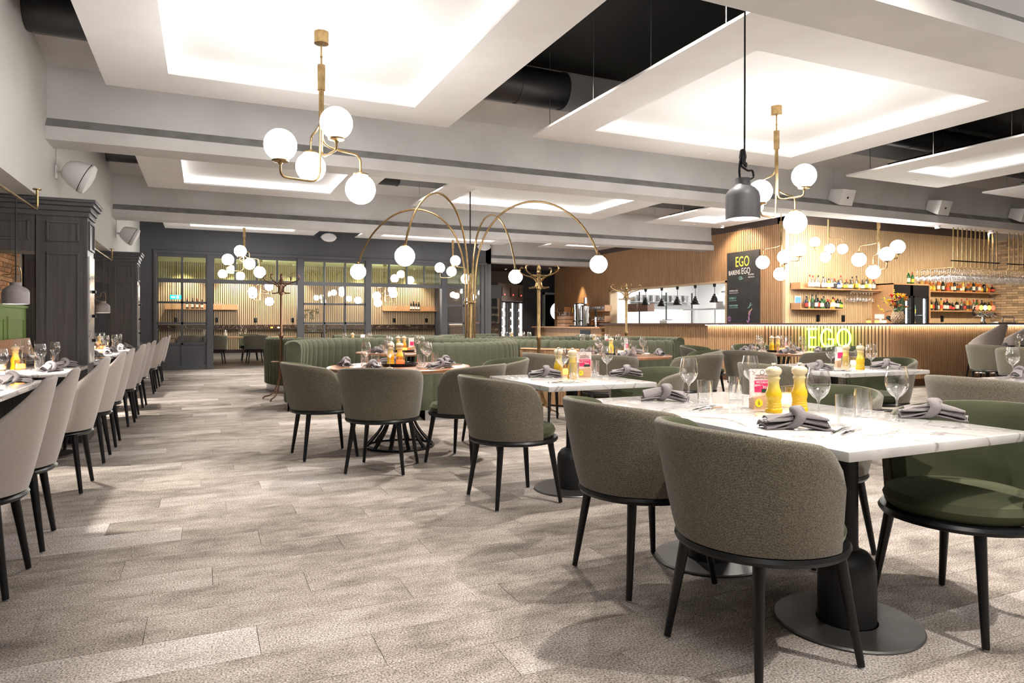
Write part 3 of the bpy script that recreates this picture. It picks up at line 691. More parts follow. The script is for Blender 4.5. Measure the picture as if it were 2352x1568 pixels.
def arm_drop(flat, dip, cut, end):
    def f(p):
        h = 1 - dip * min(1, (p / cut)) ** 2
        if p > flat: h *= max(0, 1 - ((p - flat) / (end - flat)) ** 2.6) ** (1 / 2.2)
        return h
    return f
def legs4(t, top, zt, sp, mat, r0=.021, r1=.0125):
    for sx in (-1, 1):
        for sy in (-1, 1):
            g = MB().cyl((sx * top, sy * top, zt), (sx * sp, sy * sp, .006), r0, r1, 14).build('leg', mat, t)
            MB().lathe([(0, 0), (.008, 0), (.008, .008), (0, .008)], 10, (sx * sp, sy * sp, 0)).build('glide', m_metal, g)
def tub_chair():
    t = thing('tub_chair', 'x', 'chair', (0, 0, 0), 0, 'green velvet tub chairs')
    legs4(t, .175, .40, .225, m_blk)
    MB().lathe([(0, .385), (.262, .385), (.285, .392), (.292, .405), (.285, .418), (.255, .422), (0, .422)], 40).build('seat_frame', m_blk, t)
    MB().lathe([(.25, .420), (.268, .435), (.275, .460), (.262, .487), (.215, .502), (.1, .508), (0, .509)], 40).build('seat', m_velvet, t)
    o, n = shell(.286, .335, .422, .808, arm_drop(74, .17, 100, 104), 104, .045, .035)
    o.build('backrest', m_tweed, t, angle=70, label='tweed outer back'); n.build('lining', m_velvet, t, angle=70, label='green velvet inner back')
    return t
def tall_chair(name='shell_chair', cat='chair', group='taupe shell chairs along the left tables', zs=.42, zt=.90):
    t = thing(name, 'x', cat, (0, 0, 0), 0, group)
    MB().lathe([(0, zs - .035), (.225, zs - .035), (.242, zs - .018), (.225, zs), (0, zs)], 32).build('seat_frame', m_blk, t)
    MB().lathe([(.22, zs), (.243, zs + .02), (.24, zs + .05), (.2, zs + .075), (0, zs + .082)], 32).build('seat', m_beige, t)
    o, n = shell(.236, .275, zs, zt, lambda p: 1 - .80 * max(0, min(1, (p - 16) / 96)) ** .82 if p < 112 else .1, 114, .035, .07, ey=1.05)
    o.build('backrest', m_beige, t, angle=70); n.build('lining', m_beige, t, angle=70)
    return t
tub = tub_chair(); remember(tub)
TUBS = [(1.77, 1.80, 0, 'tub chair nearest the viewer, its tweed back filling the lower right'),
        (1.82, 2.57, 0, 'tub chair with tweed back, second along the near marble table'),
        (1.84, 4.03, 2, 'tub chair with tweed back at the left of the second marble table'),
        (2.72, 1.70, 180, 'tub chair facing left with its green velvet seat showing, at the right edge'),
        (2.78, 2.52, 184, 'tub chair on the far side of the near marble table, behind the mills'),
        (2.88, 4.15, 176, 'tub chair on the far side of the second marble table'),
        (1.28, 5.29, 60, 'tub chair with back squarely to the viewer at the front round table'),
        (.95, 6.05, 6, 'leftmost tub chair at the front round table'),
        (1.97, 5.33, 128, 'tub chair right of the front round table, seat showing at left'),
        (2.48, 5.95, 172, 'tub chair half hidden at the right of the front round table'),
        (3.68, 6.95, 8, 'tub chair in front of the brass coat stand'),
        (4.02, 6.30, 48, 'tub chair behind the second marble table, left of the round table'),
        (4.95, 6.08, 104, 'tub chair with dark back at the middle round table, near side'),
        (5.55, 6.78, 152, 'tub chair at the right of the middle round table'),
        (6.30, 6.55, 22, 'tub chair with broad dark back left of the bar-side round table'),
        (6.95, 6.00, 72, 'tub chair with back to the viewer at the bar-side round table'),
        (6.75, 7.95, 300, 'tub chair facing the viewer at the bar-side round table, left'),
        (7.75, 8.00, 245, 'tub chair facing the viewer in front of the neon sign'),
        (8.25, 6.95, 176, 'tub chair right of the bar-side round table'),
        (4.52, 4.35, 0, 'tub chair left of the third marble table'),
        (5.78, 4.42, 180, 'tub chair facing left at the third marble table, velvet inside showing'),
        (4.62, 2.72, 0, 'tub chair with dark back at the right edge, below the lone wine glass'),
        (4.62, 1.90, 0, 'tub chair left of the right-hand marble table, mostly out of view'),
        (10.75, 5.85, 35, 'olive tub chair below the bar stools, nearer'),
        (11.35, 6.62, 0, 'olive tub chair below the bar stools, farther'),
        (12.95, 6.45, 180, 'tub chair across the table below the bar stools'),
        (1.32, 20.6, 95, 'tub chair in the back room seen through the open bay'),
        (.28, 20.7, 80, 'tub chair in the back room behind the glazed door post'),
        (-.35, 20.9, 90, 'tub chair in the back room behind the glazed panel'),
        (1.25, 22.1, 270, 'tub chair facing out across the back room table'),
        (5.0, 20.6, 95, 'tub chair in the right part of the back room')]
for i, (x, y, a, lb) in enumerate(TUBS):
    if i == 0: tub.location = (x, y, 0); tub.rotation_euler = (0, 0, R(a)); tub['label'] = lb
    else: copy_tree(tub, (x, y, 0), R(a), lb)
tall = tall_chair(); legs4(tall, .15, .395, .20, m_blk); remember(tall)
for i, (y, a, lb) in enumerate([(3.62, 180, 'taupe shell chair cut by the left edge of the picture'), (4.25, 183, 'taupe shell chair second from the left edge'), (5.55, 178, 'taupe shell chair standing clear beside the nearest marble table'),
                                (6.62, 180, 'taupe shell chair just before the first partition'), (7.40, 181, 'taupe shell chair level with the first partition'), (8.75, 176, 'taupe shell chair first beyond the first partition'),
                                (9.45, 181, 'taupe shell chair second beyond the first partition'), (10.55, 178, 'taupe shell chair third beyond the first partition'), (12.55, 180, 'taupe shell chair just before the second partition'), (13.55, 177, 'taupe shell chair just beyond the second partition'), (14.9, 180, 'taupe shell chair farthest down the left row')]):
    if i == 0: tall.location = (-.95, y, 0); tall.rotation_euler = (0, 0, R(a)); tall['label'] = lb
    else: copy_tree(tall, (-.95, y, 0), R(a), lb)
st = tall_chair('bar_stool', 'stool', 'bar stools', .75, 1.12)
for sx in (-1, 1):
    for sy in (-1, 1): MB().cyl((sx * .14, sy * .14, .72), (sx * .21, sy * .21, 0), .016, .012, 10).build('leg', m_blk, st)
MB().tube([(.195 * math.cos(R(k * 15)) * 1.15, .195 * math.sin(R(k * 15)) * 1.15, .28) for k in range(24)], .01, 8, closed=True).build('foot_ring', m_chrome, st)
remember(st); p = at_y(2262, 790, 7.45)
st.location = (p.x, 7.45, 0); st.rotation_euler = (0, 0, R(88)); st['label'] = 'taupe bar stool at the counter, left one'
copy_tree(st, (p.x + .85, 7.45, 0), R(92), 'taupe bar stool at the counter, right one')

# ================================================================== TABLES
def pedestal(t, x, y, h=.715):
    MB().lathe([(0, 0), (.262, 0), (.265, .006), (.260, .012), (.11, .014)], 48, (x, y, 0)).build('base_disc', m_disc, t)
    MB().lathe([(.104, .014), (.104, .21), (.098, .245), (.075, .275), (.045, .288), (.041, .30), (.040, h), (.0, h)], 32, (x, y, 0)).build('column', m_blkmetal, t)
    MB().box(x - .2, x + .2, y - .2, y + .2, h - .006, h).build('mounting_plate', m_blkmetal, t, False)
def marble_table(x0, x1, y0, y1, label, bases):
    cx, cy = (x0 + x1) / 2, (y0 + y1) / 2; t = thing('marble_table', label, 'table', (cx, cy, 0), 0, 'marble tables')
    MB().box(x0 - cx, x1 - cx, y0 - cy, y1 - cy, .715, .75).build('tabletop', m_marble, t, bevel=.009)
    for bx, by in bases: pedestal(t, bx - cx, by - cy)
    return t
marble_table(1.82, 2.78, 1.48, 3.10, 'long white marble table in the right foreground', ((2.25, 1.84), (2.25, 2.62)))
marble_table(1.97, 2.80, 3.78, 4.76, 'white marble table behind the foreground one', ((2.33, 4.12),))
marble_table(4.63, 5.66, 3.80, 4.95, 'white marble table in front of the neon sign', ((5.15, 4.35),))
marble_table(4.75, 5.75, 1.75, 3.12, 'white marble table at the right edge beyond the foreground chair', ((5.25, 2.4),))
for y0, y1, lb in ((3.1, 5.72, 'nearest white marble table along the left booths'), (6.46, 7.60, 'white marble table against the first partition'), (8.15, 9.6, 'marble table just beyond the first partition'), (10.0, 11.2, 'marble table midway between the two partitions'), (11.6, 12.85, 'marble table against the second partition'), (13.5, 15.2, 'marble table beyond the second partition')):
    marble_table(-2.05, -1.02, y0, y1, lb, ((-1.3, (y0 + y1) / 2),))
def round_table(r=.66):
    t = thing('round_table', 'x', 'table', (0, 0, 0), 0, 'round walnut tables')
    MB().lathe([(0, .715), (r - .02, .715), (r, .722), (r, .744), (r - .008, .75), (0, .75)], 64).build('tabletop', m_walnut, t)
    for k in range(12):
        a = k * math.pi / 6; ca, sa = math.cos(a), math.sin(a)
        P = smooth_path([(.15 * ca, .15 * sa, .71), (.115 * ca, .115 * sa, .52), (.12 * ca, .12 * sa, .33), (.18 * ca, .18 * sa, .17), (.31 * ca, .31 * sa, .02)], 5)
        mb = MB(); w = Vector((-sa, ca, 0)) * .016
        ring = []
        for i, q in enumerate(P):
            n = Vector((ca, sa, 0)) * .006 + Vector((0, 0, .004)); ring.append([q - w - n, q + w - n, q + w + n, q - w + n])
        mb.grid(ring, closed_v=True).build('blade', m_blk, t)
    MB().tube([(.315 * math.cos(R(k * 10)), .315 * math.sin(R(k * 10)), .012) for k in range(36)], .011, 8, closed=True).build('base_ring', m_blk, t)
    MB().lathe([(0, .70), (.2, .70), (.2, .715), (0, .715)], 24).build('mounting_plate', m_blk, t)
    return t
rt = round_table(); remember(rt)
ROUND = [(1.66, 6.20, 'round walnut table in front with four tub chairs'), (2.54, 9.25, 'round walnut table inside the left front booth'), (5.74, 9.25, 'round walnut table inside the right front booth'), (2.54, 12.45, 'round walnut table inside the left rear booth'), (5.74, 12.45, 'round walnut table inside the right rear booth'),
         (4.73, 7.19, 'round walnut table in the middle, before the long green bench'), (7.28, 7.05, 'round walnut table in front of the neon sign'), (12.05, 6.25, 'round walnut table below the bar stools')]
for i, (x, y, lb) in enumerate(ROUND):
    if i == 0: rt.location = (x, y, 0); rt['label'] = lb
    else: copy_tree(rt, (x, y, 0), R(17 * i), lb)
# long oak table in the back room
t = thing('refectory_table', 'long oak table in the back room behind the screen', 'table', (1.3, 21.4, 0))
MB().box(-2.2, 1.35, -.4, .4, .71, .75).build('tabletop', m_oakflat, t, bevel=.006)
for x in (-2.0, 1.2): MB().box(x - .05, x + .05, -.3, .3, 0, .71).build('trestle', m_darkwood, t, bevel=.004)
MB().box(-2.0, 1.2, -.02, .02, .28, .38).build('stretcher', m_darkwood, t)
t = thing('refectory_table', 'oak table in the right part of the back room', 'table', (5.2, 21.4, 0))
MB().box(-1.2, 1.2, -.4, .4, .71, .75).build('tabletop', m_oakflat, t, bevel=.006)
for x in (-1.0, 1.0): MB().box(x - .05, x + .05, -.3, .3, 0, .71).build('trestle', m_darkwood, t, bevel=.004)

# ================================================================== BOOTHS
def booth(cx, cy, a0, a1, label):
    t = thing('curved_booth', label, 'sofa', (cx, cy, 0), 0, 'curved green booths')
    n = int(round((a1 - a0) / 5.1)); da = R((a1 - a0) / n); A0, A1 = R(a0), R(a1)
    seg = n
    MB().lathe([(1.02, .0), (1.56, .0), (1.56, .125), (1.02, .125), (1.02, 0)], seg, arc=(A0 + .03, A1 - .03)).build('plinth', m_metal, t)
    MB().lathe([(1.45, .125), (.985, .125), (.972, .30), (.975, .425), (1.00, .455), (1.06, .468), (1.36, .462), (1.45, .45)], seg, arc=(A0, A1)).build('seat', m_velvetb, t)
    pf = [(1.44, .44), (1.415, .60), (1.405, .78), (1.415, .865), (1.45, .902), (1.50, .912), (1.55, .902), (1.582, .865), (1.59, .78), (1.59, .45), (1.585, .125)]
    nr = [(-1, .1), (-1, .1), (-1, .1), (-.9, .4), (-.5, .8), (0, 1), (.5, .8), (.9, .4), (1, 0), (1, 0), (1, 0)]
    pts = []
    for i in range(7):
        f = -1 + 2 * i / 6; al = f * da / 2; b = .016 * (1 - f ** 4) - .008
        pts.append([((r + q[0] * b) * math.cos(al), (r + q[0] * b) * math.sin(al), z + q[1] * b * .7) for (r, z), q in zip(pf, nr)])
    me = MB().grid(pts, flip=True).mesh('channel', m_velvetb, angle=60)
    for k in range(n):
        o = place(me, 'channel', t, (0, 0, 0), A0 + da * (k + .5))
    for a, s in ((A0, -1), (A1, 1)):
        ep = pf + [(1.44, .125)]; ca, sa = math.cos(a), math.sin(a); tx, ty = -sa * s * .035, ca * s * .035
        v0 = [(r * ca, r * sa, z) for r, z in ep]; v1 = [(x + tx, y + ty, z) for x, y, z in v0]; m = len(ep)
        fs = [tuple(range(m)), tuple(range(2 * m - 1, m - 1, -1))] + [(i, (i + 1) % m, m + (i + 1) % m, m + i) for i in range(m)]
        MB().add(v0 + v1, fs).build('end_panel', m_velvetb, t, angle=50)
        MB().add([(r * ca, r * sa, z) for r, z in ((1.44, .125), (.985, .125), (.972, .3), (.98, .43), (1.44, .45))], [(0, 1, 2, 3, 4)]).build('seat_end', m_velvetb, t)
    return t
booth(2.54, 9.25, -98, 183, 'curved channel-tufted green booth, left front')
booth(5.74, 9.25, -3, 278, 'curved channel-tufted green booth, right front')
booth(2.54, 12.45, 172, 455, 'curved channel-tufted green booth, left rear')
booth(5.74, 12.45, 82, 362, 'curved channel-tufted green booth, right rear')
# slatted divider hugging the right front booth
t = thing('slatted_divider', 'low oak slatted divider with a rounded cap behind the right front booth', 'divider', (5.74, 9.25, 0))
mb = MB(); A0, A1 = R(197), R(228)
for i in range(22):
    a = A0 + (A1 - A0) * (i + .5) / 22; mb.obox((1.675 * math.cos(a), 1.675 * math.sin(a), .40), .022, .036, .74, a)
mb.build('slat_field', m_oak, t, False, kind='stuff')
MB().lathe([(1.61, 0), (1.665, 0), (1.665, .77), (1.61, .77), (1.61, 0)], 40, arc=(A0, A1)).build('backing', m_slatgap, t)
MB().lathe([(1.60, .77), (1.69, .77), (1.70, .785), (1.69, .80), (1.60, .80), (1.60, .77)], 40, arc=(A0 - .01, A1 + .01)).build('cap', m_oakflat, t)
for a in (A0, A1): MB().obox((1.65 * math.cos(a), 1.65 * math.sin(a), .4), .09, .05, .78, a).build('end_post', m_oakflat, t, bevel=.01)
# tan leather bench in the booth beyond the partition
for y0, y1, lb in ((8.1, 12.9, 'tan channelled leather bench seen through the partition opening'),):
    t = thing('leather_bench', lb, 'bench', (XB, y0, 0)); L = y1 - y0; n = 40
    MB().box(.05, .55, .02, L - .02, 0, .40).build('base', m_darkwood, t, False); MB().box(.12, .56, .02, L - .02, .40, .47).build('seat', m_leather, t, bevel=.025)
    me = MB().grid([[(.06 + .07 * math.sin(math.pi * j / 10) + .012 * math.cos(math.pi * f / 2), (f * .5 + .5) * L / n, .42 + .50 * j / 10 if j < 9 else .92 + .0 * j) for j in range(11)] for f in (-1, -.6, -.2, .2, .6, 1)]).mesh('channel', m_leather)
    for k in range(n): place(me, 'channel', t, (0, k * L / n, 0))

# ================================================================== COAT STANDS
def coat_stand(mat, label, loc, rz):
    t = thing('coat_stand', label, 'coat stand', loc, rz, 'bentwood-style coat stands')
    MB().lathe([(0, .30), (.018, .30), (.02, .92), (.03, .94), (.033, .96), (.03, .98), (.021, 1.0), (.021, 1.57), (.032, 1.585), (.032, 1.605), (.022, 1.62), (.022, 1.78), (.03, 1.80), (.018, 1.82), (.025, 1.845), (.022, 1.87), (.008, 1.895), (0, 1.90)], 16).build('pole', mat, t)
    for k in range(4):
        a = math.pi / 4 + k * math.pi / 2; ca, sa = math.cos(a), math.sin(a)
        f = lambda q: [(x * ca, x * sa, z) for x, z in q]
        MB().tube(smooth_path(f([(.03, 1.62), (.04, 1.68), (.10, 1.735), (.20, 1.765), (.275, 1.80), (.295, 1.84), (.27, 1.87), (.245, 1.86)]), 5), .009, 8).build('upper_hook', mat, t)
        MB().tube(smooth_path(f([(.03, 1.72), (.035, 1.66), (.06, 1.61), (.12, 1.60), (.15, 1.605)]), 5), .009, 8).build('lower_hook', mat, t)
        MB().tube(smooth_path(f([(.02, .62), (.03, .42), (.07, .22), (.16, .08), (.27, .04), (.30, .008)]), 5), .011, 8).build('foot', mat, t)
    for r, z in ((.14, .57), (.13, .11), (.10, 1.755)):
        MB().tube([(r * math.cos(R(q * 15)), r * math.sin(R(q * 15)), z) for q in range(24)], .007, 8, closed=True).build('ring', mat, t)
    for k in range(4):
        a = k * math.pi / 2; MB().cyl((0, 0, .57), (.14 * math.cos(a), .14 * math.sin(a), .57), .006, seg=6).build('spoke', mat, t)
coat_stand(m_bronze, 'bronze coat stand left of the curved booths', (1.05, 10.72, 0), R(10))
coat_stand(m_brass, 'shiny brass coat stand in front of the right front booth', (3.88, 7.72, 0), R(-15))
coat_stand(m_brass, 'brass coat stand before the kitchen opening', (7.25, 10.75, 0), R(30))
# ================================================================== TABLEWARE (one of each kind, then copies)
TZ = .75
ME = {}
ME['wine_glass'] = MB().lathe([(0, .002), (.034, .001), (.036, .003), (.02, .006), (.006, .012), (.0042, .03), (.004, .085), (.008, .098), (.022, .108), (.036, .126), (.044, .148), (.0455, .163), (.043, .185), (.037, .215), (.0345, .226)], 28).mesh('wine_glass', m_glass, angle=60)
ME['tumbler'] = MB().lathe([(0, .001), (.031, .001), (.034, .006), (.0365, .05), (.037, .12), (.0355, .12), (.034, .03), (.028, .018), (0, .015)], 28).mesh('tumbler', m_glass, angle=60)
ME['candle_cup'] = MB().lathe([(0, .001), (.037, .001), (.041, .006), (.042, .085), (.039, .085), (.038, .012), (0, .01)], 28).mesh('cup', m_cup)
mill_p = [(0, 0), (.036, 0), (.0375, .006), (.036, .018), (.033, .022), (.0345, .028), (.0345, .031), (.032, .034), (.0335, .039), (.0335, .042), (.031, .045), (.0325, .05), (.031, .055), (.0345, .065), (.0355, .078), (.033, .094), (.026, .114), (.0235, .132), (.0245, .146), (.029, .153), (.0285, .157), (.0245, .160), (.0255, .164), (.0245, .167), (.033, .175), (.0355, .186), (.033, .196), (.022, .204), (.008, .207), (0, .207)]
ME['mill'] = MB().lathe(mill_p, 32).mesh('mill_body', m_mill, angle=50)
ME['knob'] = MB().lathe([(0, .205), (.006, .205), (.005, .212), (.010, .218), (.011, .220), (0, .221)], 16).mesh('knob', m_chrome)
def napkin_mesh(seed):
    """two fanned ends of loosely stacked, wavy folds that meet under the knot"""
    rnd = random.Random(seed); mb = MB()
    for s in (-1, 1):
        tw = rnd.uniform(-.25, .25)
        for k in range(4):
            ph = rnd.uniform(0, 6); w1 = rnd.uniform(.040, .056) - .004 * k; L = .118 - .006 * k + rnd.uniform(-.006, .006); up, dn = [], []
            for i in range(9):
                u = i / 8; ru, rd = [], []
                for j in range(9):
                    v = -1 + j / 4; w = .020 + (w1 - .020) * u ** .8
                    z = .008 + .011 * k + .016 * (1 - u) * (k / 3) + .010 * math.sin(v * 2.6 + ph + u * 2.2) * (.4 + .6 * u) - .010 * abs(v) ** 2 * (k / 3 + .3) + .012 * (1 - u)
                    x = s * (.004 + L * u + .006 * math.cos(v * 2 + ph)); y = w * v + tw * L * u * .5
                    ru.append((x, y, max(.004, z) + .003)); rd.append((x, y, max(.001, z - .003)))
                up.append(ru); dn.append(rd)
            ring = [[*a, *reversed(d)] for a, d in zip(up, dn)]
            mb.grid(ring, closed_v=True, flip=s < 0)
            mb.grid([up[-1], dn[-1]])
    return mb.mesh('napkin_cloth', m_napkin, angle=60)
NAP = [napkin_mesh(s) for s in (1, 2, 3)]
kn = []
for i in range(20):
    a = 2 * math.pi * i / 20; row = []
    for k in range(10):
        b = 2 * math.pi * k / 10; rr = .034 + .013 * math.cos(b); row.append((.021 * math.sin(b) + .012 * math.sin(a) + .01 * math.cos(2 * a), rr * math.cos(a) * .95, max(.0015, .043 + rr * math.sin(a))))
    kn.append(row)
ME['knot'] = MB().grid(kn, closed_u=True, closed_v=True).mesh('knot', m_napkin, angle=80)
ME['knot2'] = MB().sphere((.016, .006, .066), .024, 14, 8).mesh('knot_fold', m_napkin)
for s_ in (-1, 1):
    HEM = MB()
    for q in range(3): HEM.tube(smooth_path([(s_ * (.116 - q * .005), -.044 + q * .004, .010 + q * .010), (s_ * (.121 - q * .005), -.015, .016 + q * .011), (s_ * (.120 - q * .005), .016, .012 + q * .011), (s_ * (.115 - q * .005), .044 - q * .004, .008 + q * .010)], 4), .0013, 5)
    ME['hem%d' % s_] = HEM.mesh('hem', m_hem)
def tine_fork():
    mb = MB().tube(smooth_path([(-.10, 0, .003), (-.04, 0, .005), (.02, 0, .009), (.045, 0, .008)], 5), [.0055] * 5 + [.004] * 5 + [.003] * 6, 8)
    mb.add([(.04, -.006, .007), (.06, -.012, .004), (.06, .012, .004), (.04, .006, .007), (.04, -.006, .009), (.06, -.012, .006), (.06, .012, .006), (.04, .006, .009)], [(0, 1, 2, 3), (7, 6, 5, 4), (0, 4, 5, 1), (1, 5, 6, 2), (2, 6, 7, 3), (3, 7, 4, 0)])
    for y in (-.0095, -.0032, .0032, .0095): mb.tube([(.058, y, .005), (.08, y, .005), (.098, y * .9, .012)], [.0018, .0016, .0008], 6)
    return mb
ME['fork'] = tine_fork().mesh('fork', m_chrome)
ME['knife'] = MB().tube([(-.105, 0, .004), (-.06, 0, .005), (-.02, 0, .005), (0, 0, .004)], [.004, .006, .0055, .004], 8).add([(0, -.008, .001), (.10, -.008, .001), (.115, .002, .001), (.1, .008, .001), (0, .004, .001), (0, -.008, .004), (.10, -.008, .003), (.115, .002, .003), (.1, .008, .004), (0, .004, .005)], [(4, 3, 2, 1, 0), (5, 6, 7, 8, 9), (0, 1, 6, 5), (1, 2, 7, 6), (2, 3, 8, 7), (3, 4, 9, 8), (4, 0, 5, 9)]).mesh('knife', m_chrome)
ME['tray'] = MB().lathe([(0, .001), (.15, .001), (.165, .012), (.168, .03), (.163, .03), (.155, .012), (0, .008)], 40).mesh('tray', m_blk)
def single(kind, p, rz, label, cat, group=None):
    o = place(ME[kind], kind, None, p, rz); return tag(o, label, cat, group)
def wine(p, lb, g=None): return single('wine_glass', p, random.uniform(0, 6), lb, 'wine glass', g)
def tumbler(p, lb, g=None): return single('tumbler', p, 0, lb, 'glass', g)
def cutlery(p, rz, lb, g=None):
    o1 = single('fork', p, rz, 'fork beside the knife ' + lb, 'fork', g and 'forks ' + g); q = Vector(p) + Vector((math.sin(rz) * .035, -math.cos(rz) * .035, 0))
    single('knife', q, rz, 'knife beside the fork ' + lb, 'knife', g and 'knives ' + g)
def mill(p, lb, g=None):
    t = thing('pepper_mill', lb, 'pepper mill', p, 0, g); place(ME['mill'], 'mill_body', t); place(ME['knob'], 'knob', t); return t
def napkin(p, rz, lb, g=None):
    t = thing('napkin', lb, 'napkin', p, rz, g); i = random.randrange(3)
    place(NAP[i], 'cloth', t); place(ME['knot'], 'knot', t); place(ME['knot2'], 'knot_fold', t); place(ME['hem1'], 'hem', t); place(ME['hem-1'], 'hem', t); return t
CW = {}
def candle(p, lb, mat=None, g=None, s=1.0):
    mat = mat or m_wax; t = thing('candle_holder', lb, 'candle', p, 0, g); t.scale = (s, s, s)
    place(ME['candle_cup'], 'cup', t)
    if mat.name not in CW: CW[mat.name] = MB().lathe([(0, .013), (.036, .013), (.036, .045), (.03, .05), (0, .046)], 20).mesh('wax', mat)
    place(CW[mat.name], 'wax', t); return t
m_pink = M('pink_check_paper', (.80, .52, .52), .8, col2=(.86, .74, .72), nscale=90)
m_mag = M('magenta_print', (.72, .03, .16), .7); m_dkprint = M('dark_print', (.06, .03, .03), .7); m_dgreen = M('dark_green_print', (.01, .05, .04), .7)
m_yel = M('yellow_dot', (.82, .62, .02), .6); m_blockw = M('beech_block', (.52, .31, .18), .5, col2=(.6, .38, .24), nscale=6, stretch=(1, 1, 8))
def menu_holder(p, rz, lb, num=None, full=False, g=None):
    """card faces local -Y"""
    t = thing('menu_holder', lb, 'menu', p, rz, g)
    MB().add([(-.05, -.03, 0), (.05, -.03, 0), (.05, .02, 0), (-.05, .02, 0), (-.05, -.03, .055), (.05, -.03, .075), (.05, .02, .075), (-.05, .02, .055)], [(3, 2, 1, 0), (4, 5, 6, 7), (0, 1, 5, 4), (1, 2, 6, 5), (2, 3, 7, 6), (3, 0, 4, 7)]).build('block', m_blockw, t, False)
    c = MB().box(-.055, .055, -.004, .004, .05, .185).build('card', m_pink if full else m_paper, t, False)
    MB().box(-.034, .05, -.0055, -.004, .078, .132).build('pink_panel', m_mag, c, False)
    if full:
        rot = (R(90), 0, 0)
        text_obj('lettering', 'TRATTORIA', .0125, m_dkprint, c, (.004, -.006, .151), rot, depth=.0005); text_obj('lettering', 'MONTECCHI', .0125, m_dkprint, c, (.004, -.006, .139), rot, depth=.0005)
        text_obj('lettering', '*PIZZASLICE', .0125, m_paper, c, (.006, -.007, .119), rot, depth=.0005); text_obj('lettering', '@VIN', .0115, m_paper, c, (-.02, -.007, .106), rot, depth=.0005)
        text_obj('lettering', 'från', .006, m_paper, c, (.004, -.007, .109), rot, depth=.0004); text_obj('lettering', '95kr', .018, m_paper, c, (.022, -.007, .094), rot, depth=.0005)
        MB().box(0, .045, -.0065, -.0055, .076, .092).build('green_label', m_dgreen, c, False)
        MB().lathe([(.010, 0), (.0115, 0), (.0115, .0008), (.010, .0008)], 24, m=Matrix.Translation((.004, -.0045, .170)) @ Matrix.Rotation(R(90), 4, 'X')).build('emblem', m_dkprint, c)
        MB().tube([(-.03, -.0058, .10), (-.012, -.0058, .094), (-.022, -.0058, .080), (-.03, -.0058, .10)], .0006, 4).build('slice_drawing', m_dkprint, c)
        MB().tube([(-.046, -.0045, .178), (-.036, -.0045, .170), (-.03, -.0045, .168)], .0012, 4).tube([(-.042, -.0045, .165), (-.034, -.0045, .160)], .001, 4).build('leaf_drawing', m_dkprint, c)
    if num:
        d = MB().lathe([(0, 0), (.019, 0), (.019, .0015), (0, .0015)], 24, m=Matrix.Translation((-.026, -.031, .030)) @ Matrix.Rotation(R(90), 4, 'X')).build('number_disc', m_yel, t)
        text_obj('number', num, .022, m_dkprint, d, (-.026, -.0335, .0225), (R(90), 0, 0), depth=.0006)
    return t
def px(x, y): p = atz(x, y, TZ); return (p.x, p.y, TZ)
FACE = -YAW          # turned squarely to the viewer
# --- near marble table
g0 = 'the near marble table'
wine(px(1582, 926), 'wine glass at the far left of the near marble table'); wine(px(1723, 913), 'wine glass behind the pink menu card'); wine(px(1880, 974), 'wine glass beside the right-hand mill on the near table'); wine(px(2060, 968), 'wine glass nearest, standing alone at the right of the near table')
tumbler(px(1619, 929), 'tumbler right of the far-left wine glass on the near table'); tumbler(px(1690, 917), 'tumbler left of the pink menu card'); tumbler(px(1942, 977), 'front tumbler of the pair on the near table'); tumbler(px(1982, 957), 'rear tumbler of the pair on the near table')
mill(px(1777, 947), 'yellow ombre mill overlapping the pink menu card'); mill(px(1836, 944), 'yellow ombre mill right of its twin on the near table')
candle(px(1812, 932), 'pale glowing candle holder between the two near mills', s=1.1)
menu_holder(px(1748, 938), FACE + R(6), 'pink gingham menu card in a wooden block marked 5', '5', True)
napkin(px(1527, 920), R(-35), 'knotted grey napkin at the far left corner of the near table'); napkin(px(1825, 985), R(-28), 'knotted grey napkin in front of the two near mills'); napkin(px(2140, 962), R(-52), 'knotted grey napkin at the right of the near table')
cutlery(px(1618, 938), R(20), 'at the far left setting of the near table'); cutlery(px(1932, 990), R(22), 'at the nearest setting of the near table'); cutlery(px(2006, 946), R(150), 'at the far setting of the near table')
# --- second marble table
wine(px(1291, 871), 'wine glass in front of the left mill on the second marble table'); wine(px(1394, 864), 'wine glass at the right of the second marble table')
tumbler(px(1319, 871), 'tumbler in front of the right mill on the second marble table'); tumbler(px(1366, 864), 'tumbler right of the small menu on the second marble table')
mill(px(1283, 865), 'pale yellow mill, left of two on the second marble table'); mill(px(1315, 868), 'pale yellow mill, right of two on the second marble table')
menu_holder(px(1341, 865), FACE, 'pink menu card on the second marble table marked 7', '7', True); napkin(px(1252, 866), R(-20), 'knotted grey napkin at the left of the second marble table'); napkin(px(1437, 864), R(-30), 'knotted grey napkin at the right of the second marble table')
cutlery(px(1290, 879), R(-5), 'on the second marble table'); candle(px(1302, 862), 'dark candle holder between the mills on the second marble table', m_amber)
# --- third marble table
wine(px(1909, 850), 'wine glass left of the green-lit mill on the third marble table'); wine(px(2001, 853), 'wine glass at the right of the third marble table'); tumbler(px(1943, 850), 'tumbler in front of the left mill on the third marble table')
mill(px(1943, 846), 'mill in front of the neon sign, left one'); mill(px(1976, 848), 'mill in front of the neon sign, right one'); candle(px(1962, 840), 'white candle glowing between the mills before the neon sign'); menu_holder(px(1932, 842), FACE, 'dark menu block behind the left mill on the third marble table')
napkin(px(1880, 850), R(-25), 'knotted grey napkin at the left end of the third marble table'); napkin(px(2034, 846), R(-60), 'knotted grey napkin at the right end of the third marble table'); cutlery(px(1935, 852), R(-10), 'on the third marble table')
wine(px(2326, 869), 'lone wine glass at the right edge on the far marble table'); napkin(px(2342, 868), R(10), 'knotted napkin at the right edge beside the lone wine glass')
